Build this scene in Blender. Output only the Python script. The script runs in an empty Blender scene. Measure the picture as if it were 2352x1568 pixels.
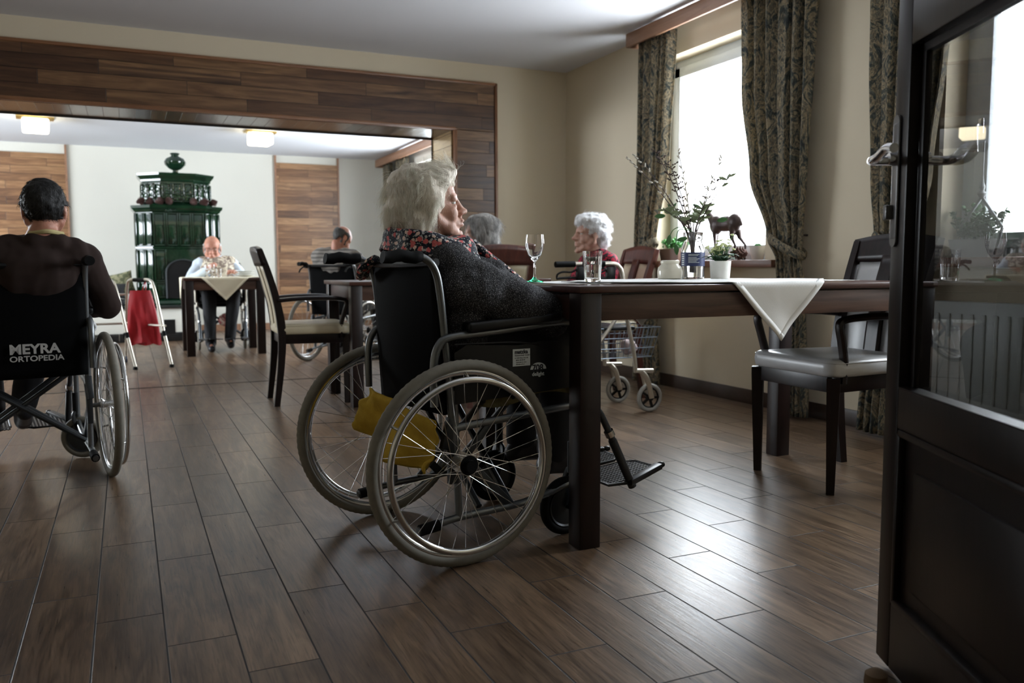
import bpy, bmesh, math, random
import numpy as np
from mathutils import Vector, Matrix, noise
R_ = math.radians; PI = math.pi
SC = bpy.context.scene; COL = SC.collection

# ------------------------------------------------------------------ camera, sky, exposure
cam_d = bpy.data.cameras.new('camera'); cam = bpy.data.objects.new('camera', cam_d); COL.objects.link(cam)
def cam_matrix(yaw, pitch, roll, loc):
    f = Vector((math.sin(yaw)*math.cos(pitch), math.cos(yaw)*math.cos(pitch), math.sin(pitch)))
    rt = Vector((math.cos(yaw), -math.sin(yaw), 0)); up = rt.cross(f)
    r2 = rt*math.cos(roll)+up*math.sin(roll); u2 = up*math.cos(roll)-rt*math.sin(roll)
    m = Matrix((r2, u2, -f)).transposed().to_4x4(); m.translation = loc
    return m
cam.matrix_world = cam_matrix(R_(24.58), R_(-5.11), R_(-.18), Vector((0, 0, .86)))
cam_d.sensor_width = 36; cam_d.lens = 36*1930/2352; cam_d.clip_start = .05; cam_d.clip_end = 100
cam_d.dof.use_dof = True; cam_d.dof.focus_distance = 2.62; cam_d.dof.aperture_fstop = 4.0
SC.camera = cam
W = bpy.data.worlds.new('sky'); SC.world = W; W.use_nodes = True
bg = W.node_tree.nodes['Background']; bg.inputs[0].default_value = (.86, .93, 1, 1); bg.inputs[1].default_value = 26.0
SC.view_settings.view_transform = 'Standard'; SC.view_settings.look = 'None'
SC.view_settings.exposure = 0.14; SC.view_settings.gamma = 1.0; SC.view_settings.use_curve_mapping = False
def portal(x, y, z, sx, sy, rot):
    l = bpy.data.lights.new('window_portal', 'AREA'); l.shape = 'RECTANGLE'; l.size = sx; l.size_y = sy
    l.cycles.is_portal = True
    o = bpy.data.objects.new('window_portal', l); COL.objects.link(o); o.location = (x, y, z); o.rotation_euler = rot

# ------------------------------------------------------------------ materials
MATS = {}
class NT:
    def __init__(s, name):
        s.m = bpy.data.materials.new(name); s.m.use_nodes = True; s.t = s.m.node_tree
        s.b = s.t.nodes['Principled BSDF']
    def n(s, typ, **kw):
        nd = s.t.nodes.new(typ)
        for k, v in kw.items(): setattr(nd, k, v)
        return nd
    def l(s, a, b): s.t.links.new(a, b)
    def math(s, op, a, b=None, c=None):
        nd = s.n('ShaderNodeMath', operation=op)
        for i, v in enumerate((a, b, c)):
            if v is None: continue
            if hasattr(v, 'is_linked'): s.l(v, nd.inputs[i])
            else: nd.inputs[i].default_value = v
        return nd.outputs[0]
    def co(s, kind='Object', scale=(1, 1, 1), rot=(0, 0, 0)):
        tc = s.n('ShaderNodeTexCoord'); mp = s.n('ShaderNodeMapping'); s.l(tc.outputs[kind], mp.inputs[0])
        mp.inputs['Scale'].default_value = scale; mp.inputs['Rotation'].default_value = rot
        return mp.outputs[0]
    def noise(s, vec, scale=5, detail=4, rough=.55, dist=0):
        nd = s.n('ShaderNodeTexNoise'); nd.inputs['Scale'].default_value = scale; nd.inputs['Detail'].default_value = detail
        nd.inputs['Roughness'].default_value = rough; nd.inputs['Distortion'].default_value = dist
        if vec is not None: s.l(vec, nd.inputs['Vector'])
        return nd.outputs[0]
    def ramp(s, fac, stops):
        nd = s.n('ShaderNodeValToRGB'); r = nd.color_ramp
        while len(r.elements) < len(stops): r.elements.new(.5)
        for e, (p, c) in zip(r.elements, stops): e.position = p; e.color = (c[0], c[1], c[2], 1)
        s.l(fac, nd.inputs[0]); return nd.outputs[0]
    def mix(s, f, a, b, mode='MIX'):
        nd = s.n('ShaderNodeMixRGB', blend_type=mode)
        for i, v in enumerate((f, a, b)):
            if hasattr(v, 'is_linked'): s.l(v, nd.inputs[i])
            elif i == 0: nd.inputs[0].default_value = v
            else: nd.inputs[i].default_value = (v[0], v[1], v[2], 1)
        return nd.outputs[0]
    def bump(s, h, strength=.3, dist=.01):
        nd = s.n('ShaderNodeBump'); nd.inputs['Strength'].default_value = strength; nd.inputs['Distance'].default_value = dist
        s.l(h, nd.inputs['Height']); s.l(nd.outputs[0], s.b.inputs['Normal']); return nd
    def set(s, color=None, rough=None, metal=None, spec=None, **kw):
        if color is not None:
            if hasattr(color, 'is_linked'): s.l(color, s.b.inputs['Base Color'])
            else: s.b.inputs['Base Color'].default_value = (color[0], color[1], color[2], 1)
        for k, v in (('Roughness', rough), ('Metallic', metal), ('Specular IOR Level', spec)):
            if v is None: continue
            if hasattr(v, 'is_linked'): s.l(v, s.b.inputs[k])
            else: s.b.inputs[k].default_value = v
        for k, v in kw.items(): s.b.inputs[k.replace('_', ' ')].default_value = v
        return s.m
def plain(name, color, rough=.5, metal=0, var=.12, scale=30, bump=.0, spec=.5, **kw):
    t = NT(name); v = t.co(); nz = t.noise(v, scale, 4)
    c = t.mix(nz, [x*(1-var) for x in color], [min(1, x*(1+var)) for x in color])
    if bump: t.bump(nz, bump, .003)
    return t.set(c, rough, metal, spec, **kw)
def m_plaster(name, c):
    t = NT(name); v = t.co(); n1 = t.noise(v, 1.3, 3); n2 = t.noise(v, 160, 3)
    col = t.mix(n1, [x*.95 for x in c], c); t.bump(n2, .12, .002)
    return t.set(col, .85, 0, .2)
M_WALL = m_plaster('cream_plaster', (.64, .56, .42)); M_WALLF = m_plaster('pale_plaster', (.62, .61, .55))
M_CEIL = m_plaster('ceiling_paint', (.66, .66, .68)); M_CEILF = m_plaster('white_ceiling_paint', (.66, .68, .72))
def m_floor():
    t = NT('wood_look_tile'); tc = t.n('ShaderNodeTexCoord'); sp = t.n('ShaderNodeSeparateXYZ'); t.l(tc.outputs['Object'], sp.inputs[0])
    X, Y = sp.outputs[0], sp.outputs[1]
    u = t.math('DIVIDE', t.math('SUBTRACT', X, .0505), .1525); k = t.math('FLOOR', u); fu = t.math('SUBTRACT', u, k)
    v = t.math('ADD', t.math('DIVIDE', t.math('SUBTRACT', Y, 2.005), .616), t.math('MULTIPLY', k, 1/3.))
    j = t.math('FLOOR', v); fv = t.math('SUBTRACT', v, j)
    du = t.math('MULTIPLY', t.math('MINIMUM', fu, t.math('SUBTRACT', 1, fu)), .1525)
    dv = t.math('MULTIPLY', t.math('MINIMUM', fv, t.math('SUBTRACT', 1, fv)), .616)
    d = t.math('MINIMUM', du, dv)
    gr = t.n('ShaderNodeMapRange'); t.l(d, gr.inputs[0]); gr.inputs[1].default_value = .0014; gr.inputs[2].default_value = .0026
    wn = t.n('ShaderNodeTexWhiteNoise'); cb = t.n('ShaderNodeCombineXYZ'); t.l(k, cb.inputs[0]); t.l(j, cb.inputs[1]); t.l(cb.outputs[0], wn.inputs['Vector'])
    off = t.n('ShaderNodeVectorMath', operation='SCALE'); t.l(wn.outputs['Color'], off.inputs[0]); off.inputs['Scale'].default_value = 9
    ad = t.n('ShaderNodeVectorMath', operation='ADD'); t.l(tc.outputs['Object'], ad.inputs[0]); t.l(off.outputs[0], ad.inputs[1])
    mp = t.n('ShaderNodeMapping'); t.l(ad.outputs[0], mp.inputs[0]); mp.inputs['Scale'].default_value = (1, .12, 1)
    g1 = t.noise(mp.outputs[0], 22, 5, .6, 1.2); mpb = t.n('ShaderNodeMapping'); t.l(ad.outputs[0], mpb.inputs[0]); mpb.inputs['Scale'].default_value = (1, .045, 1); g2 = t.noise(mpb.outputs[0], 190, 3, .6, .3); g3 = t.noise(mp.outputs[0], 7, 3, .5, 2)
    c = t.ramp(g1, [(.3, (.075, .047, .027)), (.5, (.165, .106, .062)), (.72, (.27, .18, .11))])
    c = t.mix(t.math('MULTIPLY', g3, .6), c, (.055, .032, .023))
    g4 = t.ramp(g2, [(.36, (.35, .33, .32)), (.52, (1, 1, 1))]); c = t.mix(.68, c, g4, 'MULTIPLY')
    br = t.math('ADD', t.math('MULTIPLY', wn.outputs['Value'], .5), .75); bc = t.n('ShaderNodeCombineXYZ')
    for i in range(3): t.l(br, bc.inputs[i])
    c = t.mix(1, c, bc.outputs[0], 'MULTIPLY'); c = t.mix(gr.outputs[0], (.010, .008, .007), c)
    h = t.math('ADD', t.math('MULTIPLY', gr.outputs[0], 1.2), t.math('ADD', t.math('MULTIPLY', g2, .35), t.math('MULTIPLY', g1, .5)))
    t.bump(h, .45, .0018)
    rg = t.math('ADD', t.math('MULTIPLY', g2, .16), .23)
    rg = t.math('ADD', rg, t.math('MULTIPLY', t.math('SUBTRACT', 1, gr.outputs[0]), .5))
    return t.set(c, rg, 0, .5)
M_FLOOR = m_floor()
def m_planks(name, ax, zc, rowh, length, cols, rough=.35, z0=0., gap=.0016):
    """boards running along axis ax (0,1,2), rows stacked along axis zc"""
    t = NT(name); tc = t.n('ShaderNodeTexCoord'); sp = t.n('ShaderNodeSeparateXYZ'); t.l(tc.outputs['Object'], sp.inputs[0])
    A, Z = sp.outputs[ax], sp.outputs[zc]
    r = t.math('DIVIDE', t.math('SUBTRACT', Z, z0), rowh); rk = t.math('FLOOR', r); fr = t.math('SUBTRACT', r, rk)
    wr = t.n('ShaderNodeTexWhiteNoise', noise_dimensions='1D'); t.l(rk, wr.inputs['W'])
    a = t.math('ADD', t.math('DIVIDE', A, length), t.math('ADD', t.math('MULTIPLY', rk, .5), t.math('MULTIPLY', wr.outputs['Value'], .14)))
    ak = t.math('FLOOR', a); fa = t.math('SUBTRACT', a, ak)
    d = t.math('MINIMUM', t.math('MULTIPLY', t.math('MINIMUM', fr, t.math('SUBTRACT', 1, fr)), rowh), t.math('MULTIPLY', t.math('MINIMUM', fa, t.math('SUBTRACT', 1, fa)), length))
    gr = t.n('ShaderNodeMapRange'); t.l(d, gr.inputs[0]); gr.inputs[1].default_value = gap*.5; gr.inputs[2].default_value = gap*1.4
    wn = t.n('ShaderNodeTexWhiteNoise'); cb = t.n('ShaderNodeCombineXYZ'); t.l(rk, cb.inputs[0]); t.l(ak, cb.inputs[1]); t.l(cb.outputs[0], wn.inputs['Vector'])
    off = t.n('ShaderNodeVectorMath', operation='SCALE'); t.l(wn.outputs['Color'], off.inputs[0]); off.inputs['Scale'].default_value = 7
    ad = t.n('ShaderNodeVectorMath', operation='ADD'); t.l(tc.outputs['Object'], ad.inputs[0]); t.l(off.outputs[0], ad.inputs[1])
    mp = t.n('ShaderNodeMapping'); t.l(ad.outputs[0], mp.inputs[0]); sc = [1, 1, 1]; sc[ax] = .09; mp.inputs['Scale'].default_value = sc
    g1 = t.noise(mp.outputs[0], 24, 5, .6, 1.6); g2 = t.noise(mp.outputs[0], 8, 3, .5, 3)
    f = t.math('ADD', t.math('MULTIPLY', wn.outputs['Value'], .5), t.math('MULTIPLY', g2, .55))
    c = t.ramp(f, [(.12+.75*i/(len(cols)-1), x) for i, x in enumerate(cols)])
    gg = t.ramp(g1, [(.3, (.45, .42, .4)), (.6, (1, 1, 1))]); c = t.mix(.75, c, gg, 'MULTIPLY')
    c = t.mix(gr.outputs[0], (.008, .006, .005), c)
    t.bump(t.math('ADD', gr.outputs[0], t.math('MULTIPLY', g1, .3)), .5, .002)
    return t.set(c, rough, 0, .45)
BR = [(.022, .010, .006), (.065, .029, .014), (.11, .053, .025), (.23, .125, .058), (.05, .024, .014)]
M_PLK = m_planks('smoked_oak_boards', 0, 2, .0965, .93, BR, z0=1.985+.0965*0)
M_PLKS = m_planks('smoked_oak_soffit_boards', 1, 0, .103, 3.0, BR, rough=.22)
M_PLKJ = m_planks('lit_smoked_oak_jamb_boards', 1, 2, .0965, 3.0, [(.2, .12, .06), (.3, .2, .10), (.36, .25, .13)], z0=1.94, rough=.25)  # paler copy of the smoked oak: yellow light on the jamb put into the colour
M_PLKF = m_planks('warm_oak_boards', 0, 2, .095, .8, [(.03, .014, .009), (.13, .06, .027), (.22, .11, .05), (.36, .20, .095), (.16, .078, .038)], z0=.02, rough=.4)
def m_wood(name, c0, c1, ax=0, rough=.33, sc=20):
    t = NT(name); s3 = [1, 1, 1]; s3[ax] = .08; v = t.co(scale=s3); g = t.noise(v, sc, 5, .6, 1.4); g2 = t.noise(v, sc*6, 2)
    c = t.ramp(g, [(.3, c0), (.7, c1)]); t.bump(g2, .12, .001)
    return t.set(c, rough, 0, .5)
M_WAL = m_wood('lit_walnut_stain_x', (.05, .024, .017), (.14, .075, .052), 0, .4); M_WALY = m_wood('walnut_stain_y', (.022, .009, .007), (.07, .030, .022), 1, .4)  # x stain is lighter: light falling on the long aprons painted into the wood
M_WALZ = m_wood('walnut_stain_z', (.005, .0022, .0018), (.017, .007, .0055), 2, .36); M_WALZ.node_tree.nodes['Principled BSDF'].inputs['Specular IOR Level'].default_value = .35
M_TOP = m_wood('walnut_table_top', (.03, .012, .009), (.085, .036, .026), 0, .28)
M_CHW = m_wood('dark_chair_wood', (.004, .002, .0018), (.013, .006, .005), 2, .36, 30); M_CHW.node_tree.nodes['Principled BSDF'].inputs['Specular IOR Level'].default_value = .3
M_CHW2 = m_wood('red_brown_chair_wood', (.05, .016, .012), (.12, .04, .028), 2, .3, 30)
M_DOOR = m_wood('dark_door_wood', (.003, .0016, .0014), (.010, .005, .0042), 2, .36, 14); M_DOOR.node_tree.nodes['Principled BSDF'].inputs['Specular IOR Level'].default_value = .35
M_PELM = m_wood('light_oak', (.20, .10, .055), (.32, .17, .10), 1, .45)
M_TRIM = m_wood('orange_oak_trim', (.14, .058, .025), (.26, .12, .055), 0, .35)
M_TRIMZ = m_wood('orange_oak_trim_upright', (.13, .052, .024), (.24, .11, .05), 2, .35)
M_SILL = m_wood('window_sill_wood', (.13, .055, .032), (.22, .10, .06), 1, .4)
M_BASE = plain('baseboard_tile', (.045, .028, .02), .35, scale=12, var=.5)
M_GROUT = plain('dark_grout', (.02, .016, .013), .8)
M_UPVC = plain('white_window_plastic', (.66, .70, .72), .3, var=.03)
M_CREAM = plain('cream_leatherette', (.55, .48, .33), .38, var=.05, bump=.08, scale=60)
M_GLTH = plain('grey_leatherette', (.42, .42, .42), .33, var=.05, bump=.08, scale=60)
M_STEEL = plain('grey_painted_tube', (.17, .18, .185), .32, .75, var=.1)
M_DARKM = plain('dark_grey_metal', (.05, .055, .06), .35, .6)
M_ALU = plain('polished_aluminium', (.62, .62, .61), .2, 1.0, var=.06)
M_CHROME = plain('chrome', (.8, .8, .82), .12, 1.0, var=.03)
M_WALK = plain('satin_aluminium', (.62, .58, .50), .35, .8, var=.04)
M_BLK = plain('black_nylon', (.0018, .0018, .002), .85, var=.3, scale=200, spec=.08)
M_BLKP = plain('black_plastic', (.004, .004, .0045), .42, var=.2, spec=.35)
M_RUB = plain('black_rubber', (.004, .004, .004), .7, spec=.15)
M_TYRE = plain('grey_tyre_rubber', (.20, .185, .15), .7, var=.25, scale=40)
M_TYREL = plain('light_grey_tyre_rubber', (.33, .32, .29), .6, var=.12, scale=40)
M_SPOKE = plain('spoke_steel', (.7, .7, .7), .22, 1.0)
M_TOWEL = None
M_RED = plain('red_fabric', (.42, .006, .015), .6, var=.25, scale=12)
M_WHITE = plain('white_cloth', (.78, .78, .76), .8, var=.03, bump=.1, scale=300)
M_CLCR = plain('cream_cloth', (.72, .66, .50), .8, var=.04)
M_PORC = plain('glazed_cream_ceramic', (.70, .67, .56), .15, var=.04)
M_LEAF = plain('green_leaf', (.035, .12, .03), .45, var=.5, scale=40); M_LEAFD = plain('dark_green_leaf', (.014, .045, .018), .35, var=.4, scale=30)
M_LEAFL = plain('olive_leaf', (.16, .20, .10), .5, var=.3); M_TWIG = plain('twig_bark', (.05, .03, .025), .7, var=.4)
M_CATK = plain('silvery_catkin', (.55, .52, .45), .8); M_FLW = plain('pale_yellow_petal', (.62, .66, .36), .6, var=.25, scale=80)
M_BRONZE = plain('dark_bronze', (.045, .03, .028), .4, .4, var=.3)
M_PINE = plain('pine_cone_scale', (.10, .045, .03), .7, var=.5, scale=60)
M_TERRA = plain('brown_planter', (.16, .10, .075), .6); M_GREYPL = plain('grey_zinc_planter', (.32, .33, .33), .5, .2)
M_TIN = plain('white_radiator_enamel', (.52, .55, .52), .35, var=.03)
M_WHPOT = plain('white_pot', (.7, .7, .66), .4)
M_STOVE = None
M_BRASS = plain('brass_plate', (.45, .32, .12), .3, .9)
M_PLATEG = plain('grey_satin_plate', (.16, .16, .165), .35, .8)
def m_glass(name, tint=(1, 1, 1), rough=0., ior=1.5):
    t = NT(name); return t.set(tint, rough, 0, .5, Transmission_Weight=1.0, IOR=ior)
M_GLASS = m_glass('clear_glass'); M_GREEN = m_glass('green_glass', (.05, .75, .32)); M_WATER = m_glass('water', (.97, .99, 1), ior=1.33)
M_AMBER = m_glass('amber_drink', (.85, .28, .08), ior=1.34)
def m_pane(name, tr=1.0, rgh=0.0):
    t = NT(name); nt = t.t; tp = t.n('ShaderNodeBsdfTransparent'); tp.inputs[0].default_value = (tr, tr, tr, 1); gl = t.n('ShaderNodeBsdfGlossy'); gl.inputs['Roughness'].default_value = rgh
    lw = t.n('ShaderNodeLayerWeight'); mx = t.n('ShaderNodeMixShader')
    f2 = t.math('ADD', t.math('MULTIPLY', t.math('POWER', lw.outputs['Facing'], 4.0), .8), .035); t.l(f2, mx.inputs[0]); t.l(tp.outputs[0], mx.inputs[1]); t.l(gl.outputs[0], mx.inputs[2])
    t.l(mx.outputs[0], t.t.nodes['Material Output'].inputs[0]); return t.m
M_PANE = m_pane('window_glass', .98); M_DPANE = m_pane('door_glass', .45)
def m_emit(name, c, s):
    t = NT(name); t.b.inputs['Emission Color'].default_value = (*c, 1); t.b.inputs['Emission Strength'].default_value = s
    t.b.inputs['Base Color'].default_value = (*c, 1); return t.m
M_LAMP = m_emit('lit_opal_glass', (1, .88, .62), 7)
def m_towel():
    t = NT('mustard_terry'); v = t.co(); n1 = t.noise(v, 450, 3); n2 = t.noise(v, 25, 3)
    c = t.mix(n2, (.42, .26, .03), (.68, .46, .07)); t.bump(n1, .9, .003); return t.set(c, .95, 0, .1)
M_TOWEL = m_towel()
def m_curtain():
    t = NT('paisley_curtain'); v = t.co(scale=(1, 1, .6)); n1 = t.noise(v, 11, 4, .6, 3.8); n2 = t.noise(v, 45, 3, .6, 2)
    c = t.ramp(n1, [(.36, (.05, .058, .058)), (.45, (.12, .125, .10)), (.52, (.40, .31, .19)), (.59, (.13, .125, .10)), (.7, (.33, .26, .16))])
    g = t.ramp(n2, [(.4, (.35, .35, .35)), (.6, (1, 1, 1))]); c = t.mix(.7, c, g, 'MULTIPLY')
    t.bump(n2, .2, .002); t.set(c, .75, 0, .25)
    tr = t.n('ShaderNodeBsdfTranslucent'); t.l(c, tr.inputs[0]); mx = t.n('ShaderNodeMixShader'); mx.inputs[0].default_value = .3
    t.l(t.b.outputs[0], mx.inputs[1]); t.l(tr.outputs[0], mx.inputs[2]); t.l(mx.outputs[0], t.t.nodes['Material Output'].inputs[0]); return t.m
M_CURT = m_curtain()
def m_stove():
    t = NT('green_glazed_tile'); v = t.co(); n = t.noise(v, 9, 3); c = t.ramp(n, [(.3, (.002, .011, .006)), (.7, (.006, .028, .012))])
    n2 = t.noise(v, 30, 2); t.bump(n2, .1, .003); return t.set(c, .10, 0, .8)
M_STOVE = m_stove()
def m_relief():
    t = NT('green_glazed_relief_tile'); v = t.co(); vo = t.n('ShaderNodeTexVoronoi'); vo.inputs['Scale'].default_value = 32; t.l(v, vo.inputs['Vector'])
    n = t.noise(v, 9, 3); c = t.ramp(vo.outputs[0], [(.1, (.035, .07, .03)), (.5, (.003, .018, .008))]); t.bump(vo.outputs[0], .7, .01); return t.set(c, .12, 0, .8)
M_RELF = m_relief()
def m_cardigan():
    t = NT('speckled_charcoal_knit'); v = t.co(); n = t.noise(v, 380, 2, .8); n1 = t.noise(v, 60, 3)
    c = t.ramp(n, [(.46, (.022, .022, .024)), (.58, (.06, .06, .063)), (.68, (.42, .42, .43))])
    wv = t.noise(t.co(scale=(1, 1, .25)), 300, 2); t.bump(t.math('ADD', wv, n1), .7, .003); return t.set(c, .95, 0, .12)
M_CARD = m_cardigan()
def m_floral():
    t = NT('red_and_cream_floral_on_navy'); v = t.co(); c = (.010, .012, .022)
    base = t.mix(.0, c, c)
    for sc, cols, th, seed in ((150, [(.10, .16, .13), (.40, .40, .36)], .34, 5.5), (85, [(.55, .50, .42), (.22, .26, .34)], .40, 3.1), (58, [(.75, .50, .42), (.66, .55, .46)], .38, 9.3), (52, [(.50, .04, .06), (.78, .25, .22)], .42, 1.7)):
        mp = t.n('ShaderNodeMapping'); t.l(v, mp.inputs[0]); mp.inputs['Location'].default_value = (seed, seed*2, seed*.7)
        wob = t.noise(mp.outputs[0], 160, 2)
        vo = t.n('ShaderNodeTexVoronoi'); vo.inputs['Scale'].default_value = sc; t.l(mp.outputs[0], vo.inputs['Vector'])
        d = t.math('ADD', vo.outputs['Distance'], t.math('MULTIPLY', t.math('SUBTRACT', wob, .5), .5))
        sepc = t.n('ShaderNodeSeparateXYZ'); t.l(vo.outputs['Color'], sepc.inputs[0])
        f = t.math('MULTIPLY', t.math('LESS_THAN', d, th), t.math('GREATER_THAN', sepc.outputs[0], .42))
        cc = t.mix(wob, cols[0], cols[1]); base = t.mix(f, base, cc)
    return t.set(base, .7, 0, .25)
M_FLORAL = m_floral()
def m_blotch(name, a, b, sc=24, th=.5, rough=.8):
    t = NT(name); v = t.co(); n = t.noise(v, sc, 3, .6, 2.5); c = t.ramp(n, [(th-.02, a), (th+.02, b)]); return t.set(c, rough, 0, .3)
M_REDBL = m_blotch('crimson_and_black_knit', (.012, .008, .012), (.40, .012, .035), 24, .53)
M_VEST = m_blotch('patterned_vest', (.22, .17, .14), (.62, .55, .42), 14, .52)
M_PILLOW = m_blotch('green_patterned_pillow', (.10, .11, .06), (.26, .25, .15), 12, .5)
M_BRWN = plain('brown_fleece', (.032, .021, .018), .95, var=.25, scale=14, spec=.15)
def m_stripe(name, a, b, sc):
    t = NT(name); v = t.co(); w = t.n('ShaderNodeTexWave', bands_direction='Z'); w.inputs['Scale'].default_value = sc; w.inputs['Distortion'].default_value = 1.5; t.l(v, w.inputs['Vector'])
    return t.set(t.ramp(w.outputs[0], [(.3, a), (.6, b)]), .85, 0, .2)
M_GREYSH = m_stripe('grey_striped_shirt', (.13, .12, .11), (.26, .24, .215), 9)
M_TROU = plain('black_trousers', (.008, .008, .010), .85, var=.3); M_NAVY = plain('navy_trousers', (.012, .014, .025), .85)
M_SHOE = plain('black_shoe_leather', (.010, .010, .014), .4); M_SHIRT = plain('pale_blue_shirt', (.55, .62, .70), .8)
M_YEL = plain('pale_yellow_shirt', (.5, .42, .2), .85); M_DRESS = plain('dark_skirt', (.03, .02, .03), .85)
def m_skin(name, c, redn=.25):
    t = NT(name); v = t.co(); n1 = t.noise(v, 38, 4, .6); n2 = t.noise(v, 110, 4, .65, 1.2); n3 = t.noise(t.co(scale=(1, 1, .45)), 75, 4, .6, 2.2)
    col = t.mix(t.math('MULTIPLY', n1, .8), c, (c[0]*.85, c[1]*(.8-redn*.4), c[2]*(.78-redn*.4)))
    spk = t.ramp(n2, [(.60, (1, 1, 1)), (.72, (.72, .60, .52))]); col = t.mix(.6, col, spk, 'MULTIPLY')
    t.bump(t.math('ADD', t.math('MULTIPLY', n2, .3), n3), .38, .0028)
    t.b.inputs['Subsurface Weight'].default_value = .12; t.b.inputs['Subsurface Radius'].default_value = (.012, .005, .003); t.b.inputs['Subsurface Scale'].default_value = 1
    return t.set(col, .5, 0, .4)
M_SKIN = m_skin('aged_fair_skin', (.60, .385, .30), .30); M_SKIN2 = m_skin('ruddy_skin', (.50, .25, .17), .4)
def m_hair(name, a, b, sc=60):
    t = NT(name); v = t.co(scale=(1, 1, .35)); n = t.noise(v, sc, 4, .65, 1.5); t.bump(n, .7, .006); return t.set(t.ramp(n, [(.3, a), (.7, b)]), .55, 0, .35)
M_HWHITE = m_hair('white_hair', (.66, .58, .47), (.94, .87, .76)); M_HSTR = plain('white_hair_strands', (.98, .89, .77), .45, var=.12, scale=25)
M_HPURE = m_hair('bright_white_hair', (.62, .62, .62), (.85, .85, .85)); M_HGREY = m_hair('grey_bob_hair', (.05, .045, .04), (.62, .60, .56), 26)
M_HPSTR = plain('bright_white_strands', (.85, .85, .86), .5, var=.1); M_HGSTR = m_hair('grey_strands', (.06, .055, .05), (.72, .70, .67), 26)
M_HDARK = m_hair('black_grey_hair', (.003, .003, .003), (.014, .013, .012), 70); M_HDSTR = plain('dark_strands', (.013, .012, .011), .5, var=.7, scale=60)
M_HBALD = m_hair('dark_grey_hair', (.02, .018, .016), (.07, .065, .06)); M_HSILV = m_hair('silver_hair', (.35, .34, .33), (.6, .6, .6))
M_EYEW = plain('eye_white', (.62, .58, .54), .15, var=.03); M_IRIS = plain('dark_iris', (.02, .025, .035), .08)
M_STICK = plain('white_sticker', (.62, .66, .66), .45, var=.02); M_INK = plain('black_ink', (.012, .012, .02), .5)
M_PRINT = plain('grey_print', (.46, .45, .43), .6, var=.2, scale=60)
M_LABEL = plain('blue_label', (.012, .022, .085), .45, var=.2); M_CUSH = plain('black_cushion', (.012, .012, .013), .8)
M_FLEECE = plain('olive_fleece_pad', (.17, .14, .06), .95, var=.4, scale=60)

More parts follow.
